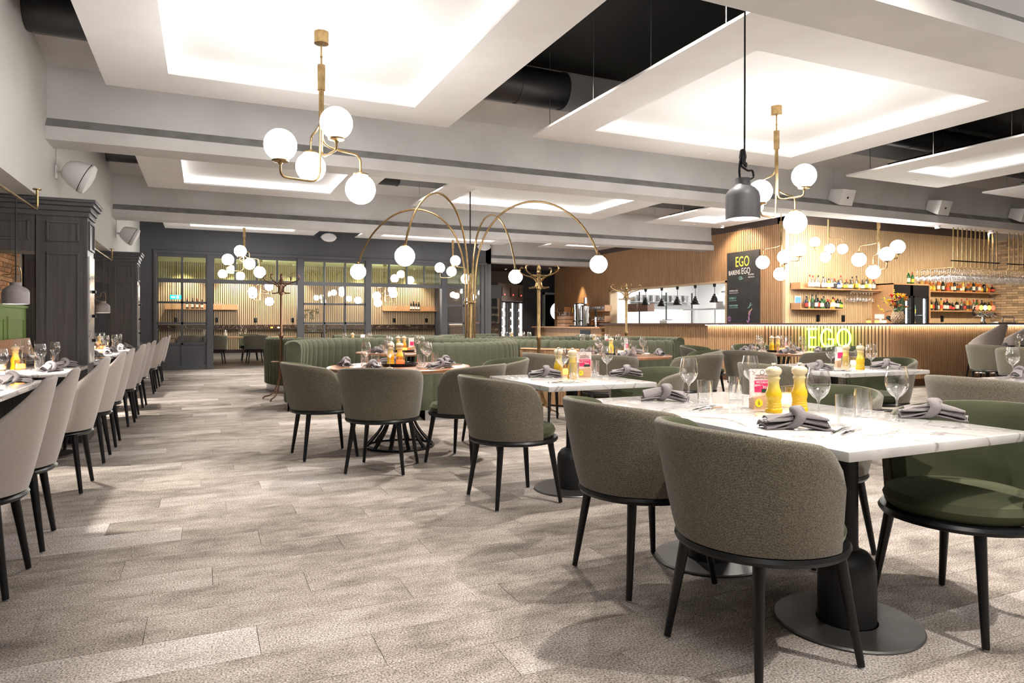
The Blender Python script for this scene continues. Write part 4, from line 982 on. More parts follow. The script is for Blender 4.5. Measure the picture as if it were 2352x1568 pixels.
# --- round tables
def setting(cx, cy, a, r, lb, rad=.66):
    d = Vector((math.cos(a), math.sin(a), 0)); e = Vector((-d.y, d.x, 0)); c = Vector((cx, cy, TZ))
    q = c + d * (rad * .45) + e * .07; wine(tuple(q), 'wine glass on ' + lb, 'wine glasses on ' + lb)
    q = c + d * (rad * .52) - e * .05; tumbler(tuple(q), 'tumbler on ' + lb, 'tumblers on ' + lb)
    q = c + d * (rad * .76) + e * .02; napkin(tuple(q), a + R(90) + random.uniform(-.6, .6), 'knotted grey napkin on ' + lb, 'napkins on ' + lb)
    if r: cutlery(tuple(c + d * (rad * .74) + e * -.15), a + R(180), 'on ' + lb, 'on ' + lb)
def centre(cx, cy, lb, mat, menu=True, two=True):
    single('tray', (cx, cy, TZ), 0, 'round black tray at the centre of ' + lb, 'tray'); z = TZ + .009
    d = cam_dir(1, 0)
    mill((cx - d.x * .075, cy - d.y * .075 + .03, z), 'yellow mill at the centre of ' + lb, 'mills on ' + lb)
    if two: mill((cx + d.x * .01, cy + d.y * .01 + .03, z), 'yellow mill at the centre of ' + lb, 'mills on ' + lb)
    candle((cx - .01, cy - .07, z), 'candle holder on the tray of ' + lb, mat)
    if menu: menu_holder((cx + d.x * .105, cy + d.y * .105 + .01, z), FACE + R(60), 'menu card standing on the tray of ' + lb)
names = ['the front round table', 'the left front booth table', 'the right front booth table', 'the left rear booth table', 'the right rear booth table', 'the middle round table', 'the round table before the neon sign', 'the round table below the bar stools']
for i, (x, y, _) in enumerate(ROUND):
    n = 5 if i in (0, 5, 6) else 4; off = {0: -2.35, 5: -2.0, 6: -2.2}.get(i, .4)
    for k in range(n): setting(x, y, off + k * 2 * math.pi / n, i in (0, 5, 6), names[i])
    centre(x, y, names[i], m_red if i == 0 else (m_wax if i in (5, 2) else m_amber), i != 0, i in (0, 1, 6))
# --- left booth tables
for k, (x0, y0, n) in enumerate((('the nearest left table', 4.9, 3), ('the table against the first partition', 7.05, 2), ('the table just beyond the first partition', 8.9, 2), ('the table midway between the partitions', 10.6, 2), ('the table against the second partition', 12.2, 2), ('the table beyond the second partition', 14.2, 2))):
    for s in range(n):
        for sx, X in ((-1, -1.75), (1, -1.28)):
            y = y0 + (s - (n - 1) / 2) * .62
            wine((X + .02, y + .10, TZ), 'wine glass on ' + x0, 'wine glasses on ' + x0); tumbler((X + sx * .03, y + .02, TZ), 'tumbler on ' + x0, 'tumblers on ' + x0)
            napkin((X + sx * .12, y - .10, TZ), R(70) + random.uniform(-.5, .5), 'knotted grey napkin on ' + x0, 'napkins on ' + x0)
    mill((-1.5, y0 + .1, TZ), 'yellow mill on ' + x0); candle((-1.56, y0 - .1, TZ), 'pale candle holder on ' + x0, m_wax, 'candles on ' + x0); candle((-1.44, y0 - .02, TZ), 'amber candle holder on ' + x0, m_amber, 'amber candles on ' + x0)
    cutlery((-1.2, y0 - .25, TZ), R(170), 'on ' + x0)
# ================================================================== BAR
ZB = 1.15
t = thing('bar_counter', 'long oak slatted bar counter with a lit edge and dark top', 'bar counter', (0, 0, 0))
AB, BC = (9.57, 9.61), (11.04, 8.14); AE, CE = (9.57, 11.2), (18.6, 8.14)
MB().prism([(9.47, 11.2), (9.47, 9.57), (11.0, 8.04), (18.65, 8.04), (18.65, 8.74), (11.30, 8.74), (10.17, 9.87), (10.17, 11.2)], 1.12, ZB).build('worktop', m_darkwood, t, False, bevel=.004)
MB().prism([(9.60, 11.2), (9.60, 9.625), (11.055, 8.17), (18.6, 8.17), (18.6, 8.60), (11.23, 8.60), (10.03, 9.80), (10.03, 11.2)], .14, 1.12).build('carcass', m_slatgap, t, False)
MB().prism([(9.66, 11.2), (9.66, 9.65), (11.08, 8.23), (18.6, 8.23), (18.6, 8.5), (11.2, 8.5), (9.95, 9.75), (9.95, 11.2)], 0, .14).build('kickboard', m_bronze, t, False)
sl = MB(); rt2 = math.sqrt(.5)
slats((9.60, 11.2), (9.60, 9.625), .14, 1.10, .055, .036, .03, (-1, 0), sl); slats((9.60, 9.625), (11.055, 8.17), .14, 1.10, .055, .040, .03, (-rt2, -rt2), sl); slats((11.055, 8.17), (18.6, 8.17), .14, 1.10, .055, .036, .03, (0, -1), sl)
sl.build('slat_field', m_oak, t, False, kind='stuff')
MB().prism([(9.52, 11.2), (9.52, 9.59), (11.02, 8.09), (18.6, 8.09), (18.6, 8.105), (11.026, 8.105), (9.535, 9.596), (9.535, 11.2)], 1.108, 1.118).build('led_strip', m_barled, t, False)
t = thing('pass_counter', 'oak slatted kitchen pass counter without edge lighting', 'counter', (0, 0, 0))
MB().prism([(9.68, 11.22), (9.68, 15.65), (11.46, 17.85), (11.46, 12.8), (11.3, 11.22)], 1.10, ZB).build('worktop', m_darkwood, t, False)
MB().prism([(9.83, 11.3), (9.83, 15.55), (10.2, 16.0), (10.2, 11.3)], 0, 1.10).build('carcass', m_slatgap, t, False)
slats((9.83, 11.25), (9.83, 15.55), 0, 1.10, .055, .036, .03, (-1, 0)).build('slat_field', m_oak, t, False, kind='stuff')
# neon sign on the angled bar front
c0 = Vector((*AB, 0)); a = (Vector((*BC, 0)) - c0).normalized(); r_ = ray(1902, 742); n = Vector((-rt2, -rt2, 0))
tt = (19.18) / (r_.x + r_.y); pc = Vector((r_.x * tt, r_.y * tt, 0))
t = thing('neon_sign', 'glowing yellow-green neon sign reading EGO on the bar front', 'neon sign', (pc.x + n.x * .09, pc.y + n.y * .09, .88), math.atan2(a.y, a.x))
def arcp(cx, cz, rx, rz, a0, a1, k=16): return [(cx + rx * math.cos(R(a0 + (a1 - a0) * i / k)), 0, cz + rz * math.sin(R(a0 + (a1 - a0) * i / k))) for i in range(k + 1)]
MB().tube([(-.32, 0, .17), (-.32, 0, -.17)], .017, 10).tube([(-.355, 0, .165), (-.19, 0, .165)], .017, 10).tube([(-.335, 0, .01), (-.2, 0, .01)], .017, 10).tube([(-.33, 0, -.165), (-.18, 0, -.165)], .017, 10).build('letter_e', m_neon, t)
MB().tube(arcp(-.02, 0, .10, .165, 40, 250) + [(-.03, 0, -.165), (.07, 0, -.13), (.08, 0, -.02), (-.015, 0, -.02)], .017, 10).build('letter_g', m_neon, t)
MB().tube(arcp(.25, .0, .105, .165, 0, 345, 28), .017, 10, closed=True).build('letter_o', m_neon, t)
for x in (-.3, 0, .25): MB().cyl((x, 0, .12), (x, .07, .12), .006, seg=6).build('standoff', m_metal, t)

# ---- chalkboard
y0, y1 = 11.66, 12.70
t = thing('chalkboard', 'tall chalkboard with coloured drink lettering on the slatted wall', 'chalkboard', (XK - .03, (y0 + y1) / 2, 1.0))
MB().box(-.02, 0, -(y1 - y0) / 2, (y1 - y0) / 2, 0, 1.83).build('board', m_board, t, False)
ch_y = M('yellow_chalk', (.85, .72, .08), .9, emit=None); ch_w = M('white_chalk', (.72, .70, .72), .9); ch_t = M('teal_chalk', (.30, .62, .55), .9); ch_p = M('violet_chalk', (.42, .22, .45), .9); ch_o = M('orange_chalk', (.75, .42, .22), .9)
def chalk(s, size, mat, yl, z, sx=.8, al='LEFT', tilt=0): text_obj('lettering', s, size, mat, t, (-.023, yl, z), (R(90), R(tilt), R(-90)), al, .001, sx)
chalk('EGO', .34, ch_y, .24, 1.48, .66); chalk('BARENS', .15, ch_w, .46, 1.29, .72, tilt=-2); chalk('EGO', .21, ch_w, .04, 1.30, .66); chalk('125:-', .11, ch_t, .13, 1.17, .7); chalk('KOLSYRAD', .045, ch_w, -.18, 1.26, .8); chalk('NEKTAR 59:-', .045, ch_w, -.18, 1.20, .8)
chalk('BOURBON & COLA', .055, ch_w, .44, .90, .6); chalk('Bourbon, Coca Cola, Lime 119:-', .026, ch_w, .44, .86, .9); chalk('FLÄDER GT', .07, ch_t, .44, .72, .65); chalk('Gin, Tonic, Fläder, Citron', .026, ch_t, .44, .68, .9); chalk('PASSION DAIQUIRI', .055, ch_t, .44, .55, .6); chalk('Rom, Passion, Lime, Sockerlag', .026, ch_t, .44, .51, .9)
mb = MB()
for k in range(16):
    q = R(k * 22.5); mb.tube([(-.023, .44 + .02 * math.cos(q), .25 + .02 * math.sin(q)), (-.023, .44 + .065 * math.cos(q), .25 + .075 * math.sin(q))], .004, 4)
mb.build('urchin_drawing', ch_p, t)
MB().tube(smooth_path([(-.023, -.26, .46), (-.023, -.24, .38), (-.023, -.20, .30), (-.023, -.21, .24), (-.023, -.17, .17), (-.023, -.14, .22)], 5), [.006 + .012 * math.sin(i / 26 * math.pi) for i in range(26)], 6).build('tail_drawing', ch_p, t)
MB().tube(smooth_path([(-.023, -.30, .48), (-.023, -.26, .44), (-.023, -.22, .42), (-.023, -.19, .36)], 5), .010, 6).build('figure_drawing', ch_o, t)
MB().tube(smooth_path([(-.023, -.20, .50), (-.023, -.23, .56), (-.023, -.26, .62)], 5), .006, 6).tube([(-.023, -.16, .50), (-.023, -.22, .53), (-.023, -.30, .58)], .006, 6).build('plant_drawing', ch_t, t)

# ---- back-bar shelves, fridge unit
def shelf(x0, x1, z, label, back=True):
    t = thing('wall_shelf', label, 'shelf', (x0, YR - .02, z), 0, 'oak bar shelves')
    MB().box(0, x1 - x0, -.28, 0, -.025, 0).build('board', m_oakflat, t, False)
    if back: MB().box(0, x1 - x0, -.02, 0, 0, .12).build('upstand', m_oakflat, t, False); MB().box(0, .025, -.28, 0, 0, .12).build('cheek', m_oakflat, t, False)
shelf(11.62, 14.16, 1.91, 'upper oak bottle shelf left of the bar fridge'); shelf(11.62, 13.05, 1.47, 'lower oak bottle shelf left of the bar fridge'); shelf(15.54, 18.6, 1.93, 'upper oak bottle shelf right of the bar fridge', False); shelf(15.85, 18.6, 1.46, 'lower oak bottle shelf right of the bar fridge', False)
t = thing('bar_fridge', 'oak-cased twin glass-door bar fridge full of bottles', 'fridge', (14.2, 10.40, 0))
MB().box(0, .03, 0, .53, 0, 2.06).box(1.27, 1.30, 0, .53, 0, 2.06).box(0, 1.3, 0, .53, 2.03, 2.06).build('casing', m_oakflat, t, False)
MB().box(.03, 1.27, .40, .5, 0, 2.03).box(.03, 1.27, 0, .4, 0, .9).box(.03, .10, .02, .4, .9, 2.03).box(.62, .72, .02, .4, .9, 2.03).box(1.2, 1.27, .02, .4, .9, 2.03).box(.1, 1.2, .02, .4, 1.78, 2.03).build('cabinet', m_blk, t, False)
for x in (.10, .72):
    w = .50; MB().box(x, x + w, .385, .398, .9, 1.78).build('liner', m_kwhite, t, False)
    d = MB().box(x, x + .03, 0, .02, .9, 1.78).box(x + w - .05, x + w - .02, 0, .02, .9, 1.78).box(x, x + w - .02, 0, .02, 1.74, 1.78).build('door', m_blk, t, False)
    MB().box(x + .03, x + w - .05, .008, .012, .9, 1.74).build('pane', m_pane, d, False)
    MB().box(x + w - .075, x + w - .055, .05, .07, .92, 1.72).build('led_bar', EM('fridge_led', (.85, .93, 1), 12), t, False)
    for z in (.95, 1.33): MB().box(x + .02, x + w - .04, .05, .38, z, z + .012).build('wire_shelf', m_metal, t, False)

# ---- bottles
def bottle(kind):
    prof = {'slim': [(0, 0), (.036, 0), (.038, .004), (.038, .17), (.034, .195), (.016, .225), (.013, .24), (.013, .285)], 'square': [(0, 0), (.044, 0), (.046, .004), (.046, .15), (.036, .178), (.015, .195), (.014, .235)],
            'wine': [(0, 0), (.037, 0), (.0385, .005), (.0385, .185), (.03, .215), (.016, .24), (.0145, .30)], 'round': [(0, 0), (.045, 0), (.052, .03), (.054, .08), (.045, .13), (.018, .155), (.013, .165), (.013, .20)]}[kind]
    return prof
bm = {'clear': glass_mat('bottle_clear', (.80, .84, .80), .22, .8), 'amber': M('whisky', (.42, .12, .015), .12, coat=.6), 'green': M('green_bottle', (.015, .10, .02), .1, coat=.6), 'dark': M('dark_bottle', (.012, .014, .012), .1, coat=.6), 'blue': M('blue_gin', (.05, .09, .22), .1, coat=.6), 'gold': M('gold_spirit', (.55, .32, .05), .12, coat=.6)}
bl = [M('cream_label', (.72, .68, .58), .7), M('black_label', (.03, .03, .03), .6), M('red_label', (.5, .05, .03), .6), M('yellow_label', (.7, .5, .05), .6)]
cp = [M('black_cap', (.02, .02, .02), .4), M('gold_cap', (.55, .38, .12), .3, .6), M('red_cap', (.45, .03, .02), .4)]
BT = {}
def bottle_thing(kind, col, li, ci, p, lb, g):
    t = thing('bottle', lb, 'bottle', p, random.uniform(-.4, .4), g)
    k = (kind, col)
    if k not in BT: BT[k] = MB().lathe(bottle(kind), 16).mesh('glass_body', bm[col], angle=50)
    place(BT[k], 'glass_body', t)
    pf = bottle(kind); r = pf[3][0] if kind != 'round' else .0545
    k = (kind, 'L', li)
    if k not in BT: BT[k] = MB().lathe([(r + .0008, .045), (r + .0008, .13)] if kind != 'round' else [(.0525, .035), (.0552, .08), (.0525, .10)], 16).mesh('label', bl[li])
    place(BT[k], 'paper_label', t)
    k = (kind, 'C', ci); h = pf[-1][1]
    if k not in BT: BT[k] = MB().lathe([(.016, h - .035), (.016, h + .008), (0, h + .008)], 12).mesh('cap', cp[ci])
    place(BT[k], 'cap', t); t.scale = (1, 1, random.uniform(.92, 1.12))
rb = random.Random(4)
def row(n, x0, x1, y, z, cols, lb, kinds=('slim', 'square', 'slim', 'round')):
    for i in range(n):
        c = rb.choice(cols); k = rb.choice(kinds)
        bottle_thing(k, c, rb.choice((0, 0, 0, 1, 2, 3)), rb.choice((0, 0, 1, 2)), (x0 + (x1 - x0) * i / (n - 1), y + rb.uniform(-.03, .03), z), {'clear': 'clear glass', 'amber': 'amber', 'green': 'green', 'dark': 'dark', 'blue': 'dark blue', 'gold': 'golden'}[c] + ' ' + {'slim': 'tall', 'square': 'squat', 'round': 'round-bellied', 'wine': 'wine'}[k] + ' bottle on ' + lb, 'bottles on ' + lb)
row(22, 12.05, 14.08, YR - .16, 1.91, ['clear', 'clear', 'clear', 'blue', 'gold', 'clear'], 'the upper shelf left of the fridge')
row(13, 11.95, 13.0, YR - .16, 1.47, ['clear', 'dark', 'clear', 'gold', 'green', 'dark'], 'the lower shelf left of the fridge')
row(26, 15.65, 18.5, YR - .16, 1.93, ['amber', 'amber', 'amber', 'gold', 'dark'], 'the upper shelf right of the fridge')
row(24, 15.95, 18.5, YR - .16, 1.46, ['dark', 'amber', 'clear', 'green', 'gold', 'dark'], 'the lower shelf right of the fridge')
row(5, 14.36, 14.62, 10.62, 1.342, ['dark', 'green'], 'the fridge shelf behind the left door', ('wine',)); row(5, 14.98, 15.24, 10.62, 1.342, ['dark', 'green'], 'the upper fridge shelf behind the right door', ('wine',)); row(5, 14.98, 15.24, 10.62, .962, ['dark', 'dark', 'gold'], 'the lower fridge shelf behind the right door', ('wine',)); row(5, 14.36, 14.62, 10.62, .962, ['dark', 'clear'], 'the lower fridge shelf behind the left door', ('wine',))
row(2, 14.95, 15.06, 10.55, 2.06, ['green'], 'top of the bar fridge', ('slim',))

# ---- stemware racks
HG = MB().lathe([(0, -.002), (.034, -.001), (.02, -.006), (.005, -.012), (.0042, -.09), (.008, -.098), (.024, -.11), (.040, -.132), (.044, -.155), (.041, -.185), (.035, -.215)], 18).mesh('hanging_glass', m_hglass, angle=60)
def rack(x0, x1, n, z, y0, y1, ng, lb):
    t = thing('stemware_rack', lb, 'glass rack', (x0, y0, z), 0, 'brass stemware racks')
    for i in range(n):
        x = (x1 - x0) * i / (n - 1)
        for s in (-.012, .012):
            MB().tube(fillet([(x + s, .0, 2.95 - z), (x + s, .0, .0), (x + s, y1 - y0, 0.0), (x + s, y1 - y0, .02)], .03, 3), .0055, 6).build('brass_rod', m_brass, t)
    MB().box(-.08, x1 - x0 + .08, -.01, .01, .115, .135).build('cross_bar', m_blkmetal, t, False)
    for i in range(n):
        for j in range(ng):
            tag(place(HG, 'wine_glass', None, (x0 + (x1 - x0) * i / (n - 1), y0 + .05 + (y1 - y0 - .1) * j / (ng - 1), z - .004)), 'wine glass hanging upside down from ' + lb.split(' of ')[0], 'wine glass', 'hanging glasses on ' + lb)
rack(12.82, 14.15, 11, 2.20, 8.16, 8.92, 6, 'left brass rack of upturned glasses over the bar'); rack(14.55, 16.4, 13, 2.20, 8.16, 8.92, 6, 'right brass rack of upturned glasses over the bar')
t = thing('stemware_rack', 'short glass rack under the upper shelf left of the fridge', 'glass rack', (13.2, YR - .15, 1.87)); MB().box(0, .9, -.12, .1, -.012, 0).build('plate', m_metal, t, False)
for i in range(8):
    for j in range(2): tag(place(HG, 'wine_glass', None, (13.3 + i * .1, YR - .19 + j * .1, 1.855)), 'wine glass hanging under the upper shelf left of the fridge', 'wine glass', 'glasses under the bar shelf')

# ---- things on the bar
def on_bar(x, y=742, yy=8.45): p = at_y(x, y, yy); return Vector((p.x, yy, ZB))
p = at_t(2062, 742, 12.7); p.z = ZB
t = thing('flower_vase', 'knobbly beige vase of red, yellow and peach flowers on the bar', 'vase', p)
mb = MB().lathe([(0, 0), (.075, 0), (.10, .06), (.105, .12), (.085, .19), (.065, .21), (.055, .20), (0, .18)], 20)
m_vase = M('beige_stoneware', (.48, .36, .25), .6); v = mb.build('vase', m_vase, t); kb = MB()
for i in range(7):
    for j in range(14):
        z = .02 + i * .03; rr = .078 + .03 * math.sin(min(1, z / .19) * math.pi); a = (j + (i % 2) * .5) * 2 * math.pi / 14; kb.sphere((rr * math.cos(a), rr * math.sin(a), z), .017, 8, 5)
kb.build('knobs', m_vase, v, kind='stuff')
fm = [M('red_petal', (.42, .02, .04), .7), M('yellow_petal', (.72, .50, .02), .7), M('peach_petal', (.62, .30, .16), .7), M('ochre_petal', (.55, .25, .03), .7), M('dark_leaf', (.03, .05, .03), .6), M('leaf', (.04, .13, .03), .5)]
rf = random.Random(11)
def flower(c, r, mat):
    mb = MB()
    for k in range(9):
        a = k * 2 * math.pi / 9; ti = .35 + .5 * (k % 2); d = Vector((math.cos(a), math.sin(a), ti)).normalized(); e = Vector((-math.sin(a), math.cos(a), 0)); c0 = Vector(c)
        mb.add([c0, c0 + d * r * .6 + e * r * .38, c0 + d * r, c0 + d * r * .6 - e * r * .38], [(0, 1, 2, 3)])
    mb.sphere(c, r * .3, 8, 5)
    return mb.build('flower', mat, t, False)
for i in range(16):
    a = rf.uniform(0, 6.28); q = rf.uniform(.02, .20); z = .30 + rf.uniform(0, .25) * (1 - q); c = (q * math.cos(a), q * math.sin(a), z); flower(c, rf.uniform(.05, .085), fm[[0, 3, 2, 1, 3, 2, 0, 1][i % 8]])
    MB().tube([(0, 0, .15), (c[0] * .5, c[1] * .5, .26), c], .004, 5).build('stem', fm[5], t)
for i in range(16):
    a = rf.uniform(0, 6.28); q = rf.uniform(.12, .30); z = rf.uniform(.2, .52); c = Vector((q * math.cos(a), q * math.sin(a), z)); d = Vector((math.cos(a), math.sin(a), rf.uniform(-.5, .6))).normalized(); e = Vector((-d.y, d.x, 0)).normalized(); L = rf.uniform(.08, .15)
    MB().add([c - d * L * .5, c + e * L * .25, c + d * L * .5, c - e * L * .25, c - d * L * .1 + Vector((0, 0, .01))], [(0, 1, 4), (1, 2, 4), (2, 3, 4), (3, 0, 4)]).build('leaf', fm[4 + i % 2], t, False)
for i in range(3):
    a = 2.6 + i * .5; c = Vector((.25 * math.cos(a), .25 * math.sin(a), .22 + .1 * i)); mb = MB()
    for k in range(9): mb.sphere(c * (1 + k * .05) + Vector((0, 0, .02 * math.sin(k))), .012, 6, 4)
    mb.build('yellow_spray', fm[1], t)
for x, m_, lb in ((1995, None, 'dark candle holder on the bar left of the card'), (2014, m_amber, 'amber candle holder on the bar before the card'), (2031, m_wax, 'pale candle holder on the bar beside the vase')):
    q = at_t(x, 742, 12.5); candle((q.x, q.y, ZB), lb, m_ or m_amber, s=1.0)
q = at_t(2020, 742, 12.75); t = thing('table_card', 'blank white card standing on the bar', 'card', (q.x, q.y, ZB), FACE - R(20)); MB().box(-.08, .08, -.005, .005, 0, .17).build('card', m_paper, t, False)
q = at_t(2046, 742, 12.9); t = thing('card_terminal', 'black payment terminal on the bar behind the vase', 'terminal', (q.x, q.y, ZB)); MB().obox((0, 0, .075), .09, .16, .05, 0, R(35)).build('body', m_blk, t, bevel=.01); MB().obox((0, -.01, .107), .07, .08, .004, 0, R(35)).build('screen', m_blkmetal, t, False)
q = on_bar(2258, yy=8.5); t = thing('beer_tap', 'chrome beer tower with five round badges', 'beer tap', (q.x, q.y, ZB))
MB().lathe([(0, 0), (.06, 0), (.035, .04), (.03, .14), (0, .14)], 16).build('column', m_chrome, t); MB().tube([(-.30, 0, .17), (-.15, 0, .185), (0, 0, .16), (.15, 0, .185), (.30, 0, .17)], [.03, .05, .04, .05, .03], 14).build('manifold', m_chrome, t)
bd = [EM('badge_red', (.9, .15, .08), .6), EM('badge_white', (.9, .9, .85), .8), EM('badge_yellow', (.95, .7, .1), .8)]
for i in range(5):
    x = -.26 + i * .13; f = MB().cyl((x, -.03, .17), (x, -.10, .13), .009, seg=8).cyl((x, -.02, .2), (x, -.03, .27), .008, seg=8).build('faucet', m_chrome, t)
    MB().lathe([(0, 0), (.05, 0), (.05, .015), (0, .015)], 20, m=Matrix.Translation((x, -.035, .31)) @ Matrix.Rotation(R(90), 4, 'X')).build('badge', bd[(0, 2, 1, 2, 0)[i]], f)
MB().cyl((-.36, 0, .17), (-.34, -.05, .33), .014, seg=8).build('tap_handle', m_blk, t)
q = on_bar(2320, yy=8.5); t = thing('drip_rail', 'chrome rail and glass rinser on the bar', 'rail', (q.x, q.y, ZB)); MB().tube(fillet([(-.25, 0, 0), (-.25, 0, .13), (.12, 0, .13), (.12, 0, 0)], .03), .014, 10).build('rail', m_chrome, t); MB().box(-.5, .1, -.06, .06, 0, .025).build('tray', m_metal, t, bevel=.005)
# tablet and sockets
t = thing('control_tablet', 'small wall tablet with blue screen by the bottle shelves', 'tablet', (11.83, YR - .03, 1.66)); MB().box(-.10, .10, -.015, 0, -.085, .085).build('frame', m_spk, t, bevel=.006); MB().box(-.078, .078, -.018, -.014, -.062, .062).build('screen', EM('blue_screen', (.05, .12, .9), 1.5), t, False)
def socket(p, rz, lb, g='black wall sockets'):
    t = thing('wall_socket', lb, 'socket', p, rz, g); MB().box(-.045, .045, -.025, 0, -.075, .075).build('plate', m_blk, t, bevel=.008)
    for z in (-.03, .035): MB().lathe([(.012, 0), (.022, 0), (.022, .004), (.012, .004)], 14, m=Matrix.Translation((0, -.026, z)) @ Matrix.Rotation(R(90), 4, 'X')).build('outlet', m_blkmetal, t)
for x, lb in ((1878, 'black socket under the lower bottle shelf, left'), (1936, 'black socket under the lower bottle shelf, right'), (2163, 'black socket right of the bar fridge')):
    q = at_y(x, 733, YR - .02); socket((q.x, q.y, 1.26), 0, lb)
for x in (404, 498, 587, 672, 905, 979): q = at_y(x, 736, YQ - .03); socket((q.x, q.y, 1.25), 0, 'black socket on the back-room slatted wall', 'back-room sockets')

# ================================================================== KITCHEN
struct(MB().box(XK + .2, 15.4, 11.2, 11.35, 0, 2.9).box(15.3, 15.4, 11.35, 19.0, 0, 2.9).box(XK + .2, 15.4, 18.4, 18.5, 0, 2.9).build('wall_kitchen_inner', m_kwhite, smooth=False))
struct(MB().box(XK + .2, 15.4, 11.2, 18.5, 2.7, 2.9).build('ceiling_kitchen', m_kwhite, smooth=False)); struct(MB().box(XK + .2, 15.4, 11.2, 18.5, -.1, 0).build('floor_kitchen', m_kwhite, smooth=False))
for i, y in enumerate((12.9, 14.7, 16.5)):
    t = thing('ceiling_light', ['near', 'middle', 'far'][i] + ' fluorescent panel in the kitchen ceiling', 'ceiling light', (13.3, y, 2.7)); MB().box(-.6, .6, -.12, .12, -.04, 0).build('diffuser', EM('kitchen_tube', (1, .98, .93), KITCHEN_W), t, False); MB().box(-.63, .63, -.15, .15, -.03, 0).build('frame', m_spk, t, False)
t = thing('extraction_hood', 'stainless extraction hood over the kitchen range', 'hood', (14.6, 14.2, 1.95)); MB().add([(-.7, -1.6, 0), (.68, -1.6, 0), (.68, 1.6, 0), (-.7, 1.6, 0), (-.3, -1.5, .6), (.68, -1.5, .6), (.68, 1.5, .6), (-.3, 1.5, .6)], [(3, 2, 1, 0), (4, 5, 6, 7), (0, 1, 5, 4), (1, 2, 6, 5), (2, 3, 7, 6), (3, 0, 4, 7)]).build('canopy', m_steel, t, False)
for y in (-1.0, -.3, .4, 1.1): MB().box(-.70, -.30, y, y + .5, .15, .16).build('filter_grille', m_steel, t, False)
t = thing('kitchen_range', 'stainless kitchen range and worktop', 'cooker', (14.8, 14.2, 0)); MB().box(-.45, .48, -1.6, 1.6, 0, .9).build('body', m_steel, t, False); MB().box(-.5, .48, -1.62, 1.62, .9, .94).build('worktop', m_metal, t, False); MB().box(.3, .48, -1.6, 1.6, .94, 1.45).build('splashback', m_steel, t, False)
t = thing('prep_bench', 'stainless prep bench with gantry shelf behind the pass', 'bench', (12.6, 15.0, 0)); MB().box(-.4, .4, -1.6, 1.9, .86, .9).build('worktop', m_steel, t, False); MB().box(-.38, .38, -1.55, 1.85, .1, .15).build('undershelf', m_steel, t, False)
for x in (-.36, .36):
    for y in (-1.5, 1.8): MB().cyl((x, y, 0), (x, y, .86), .02, seg=8).build('leg', m_steel, t)
MB().box(-.15, .25, -1.6, .6, 1.52, 1.55).build('gantry_shelf', m_metal, t, False)
for y in (-1.4, -.5, .4): MB().cyl((.05, y, .9), (.05, y, 1.52), .02, seg=8).build('post', m_metal, t)
t = thing('pot_shelf', 'kitchen wall rack holding steel pots', 'shelf', (14.2, 18.3, 1.85)); MB().box(-1.6, .6, -.3, .1, -.02, 0).build('board', m_metal, t, False)
for x in (-1.55, -.5, .55): MB().box(x, x + .03, -.28, -.25, -.9, .3).build('upright', m_blkmetal, t, False)
POT = MB().lathe([(0, 0), (.10, 0), (.105, .01), (.11, .2), (.12, .21), (.105, .21), (.1, .02), (0, .012)], 20).mesh('pot_body', m_metal)
for i in range(8): tag(place(POT, 'cooking_pot', None, (12.75 + i * .26, 18.15, 1.85)), 'steel pot on the kitchen wall rack', 'pot', 'pots on the kitchen rack')
for i, y in enumerate((17.3, 16.75)):
    t = thing('order_box', 'brown wooden box hanging in the kitchen opening, ' + ('left' if i == 0 else 'right'), 'box', (12.0, y, 1.62)); MB().box(-.12, .12, -.24, .24, -.12, .12).build('box', M('brown_box%d' % i, (.16, .09, .06), .6), t, False); MB().cyl((0, 0, .12), (0, 0, 1.08), .006, seg=6).build('hanger', m_metal, t)
for i, (x, y) in enumerate(((1483, 700), (1520, 703), (1556, 700), (1597, 699), (1641, 694))):
    q = at_x(x, y, XK + .02); zt = OZ1 - q.z
    t = thing('heat_lamp', ['first', 'second', 'third', 'fourth', 'fifth'][i] + ' black heat lamp over the kitchen pass, from the left', 'heat lamp', q, 0, 'heat lamps')
    MB().lathe([(.115, 0), (.12, .01), (.115, .03), (.085, .06), (.08, .10), (.06, .12), (.055, .16), (.03, .17), (.03, .21), (0, .21)], 20).build('shade', m_blk, t); MB().lathe([(0, .02), (.09, .02), (0, .03)], 16).build('bulb', EM('heat_bulb', (1, .8, .6), 2), t)
    MB().tube([(0, 0, .2), (.005, 0, zt * .6), (0, 0, zt - .08)], .008, 6).build('cord', m_blkmetal, t); MB().lathe([(0, zt - .1), (.03, zt - .1), (.045, zt - .01), (.045, zt), (0, zt)], 14).build('ceiling_cup', m_blk, t)
t = thing('toaster', 'small white toaster on the kitchen bench', 'toaster', (12.5, 16.4, .9)); MB().box(-.14, .14, -.18, .18, 0, .34).build('body', m_kwhite, t, bevel=.02); MB().box(-.1, .1, -.12, .12, .335, .36).build('lid', m_blk, t, bevel=.01)
t = thing('ladle_rail', 'row of hanging ladles on the kitchen wall', 'utensils', (12.2, 12.6, 1.55)); MB().cyl((-.3, -.05, 0), (.3, -.05, 0), .008, seg=6).build('rail', m_metal, t)
for i in range(5): MB().tube([(-.24 + i * .12, -.05, 0), (-.24 + i * .12, -.05, -.28)], .008, 6).sphere((-.24 + i * .12, -.05, -.31), .035, 10, 6).build('ladle', m_metal, t)
for i, y in enumerate((13.4, 13.75)): t = thing('steel_gastro_box', 'white container on the kitchen gantry, ' + ('first' if i == 0 else 'second'), 'container', (12.62, y + .4, 1.55)); MB().box(-.12, .12, -.14, .14, 0, .16).build('tub', m_kwhite, t, bevel=.01); MB().box(-.13, .13, -.15, .15, .16, .175).build('lid', m_steel, t, False)

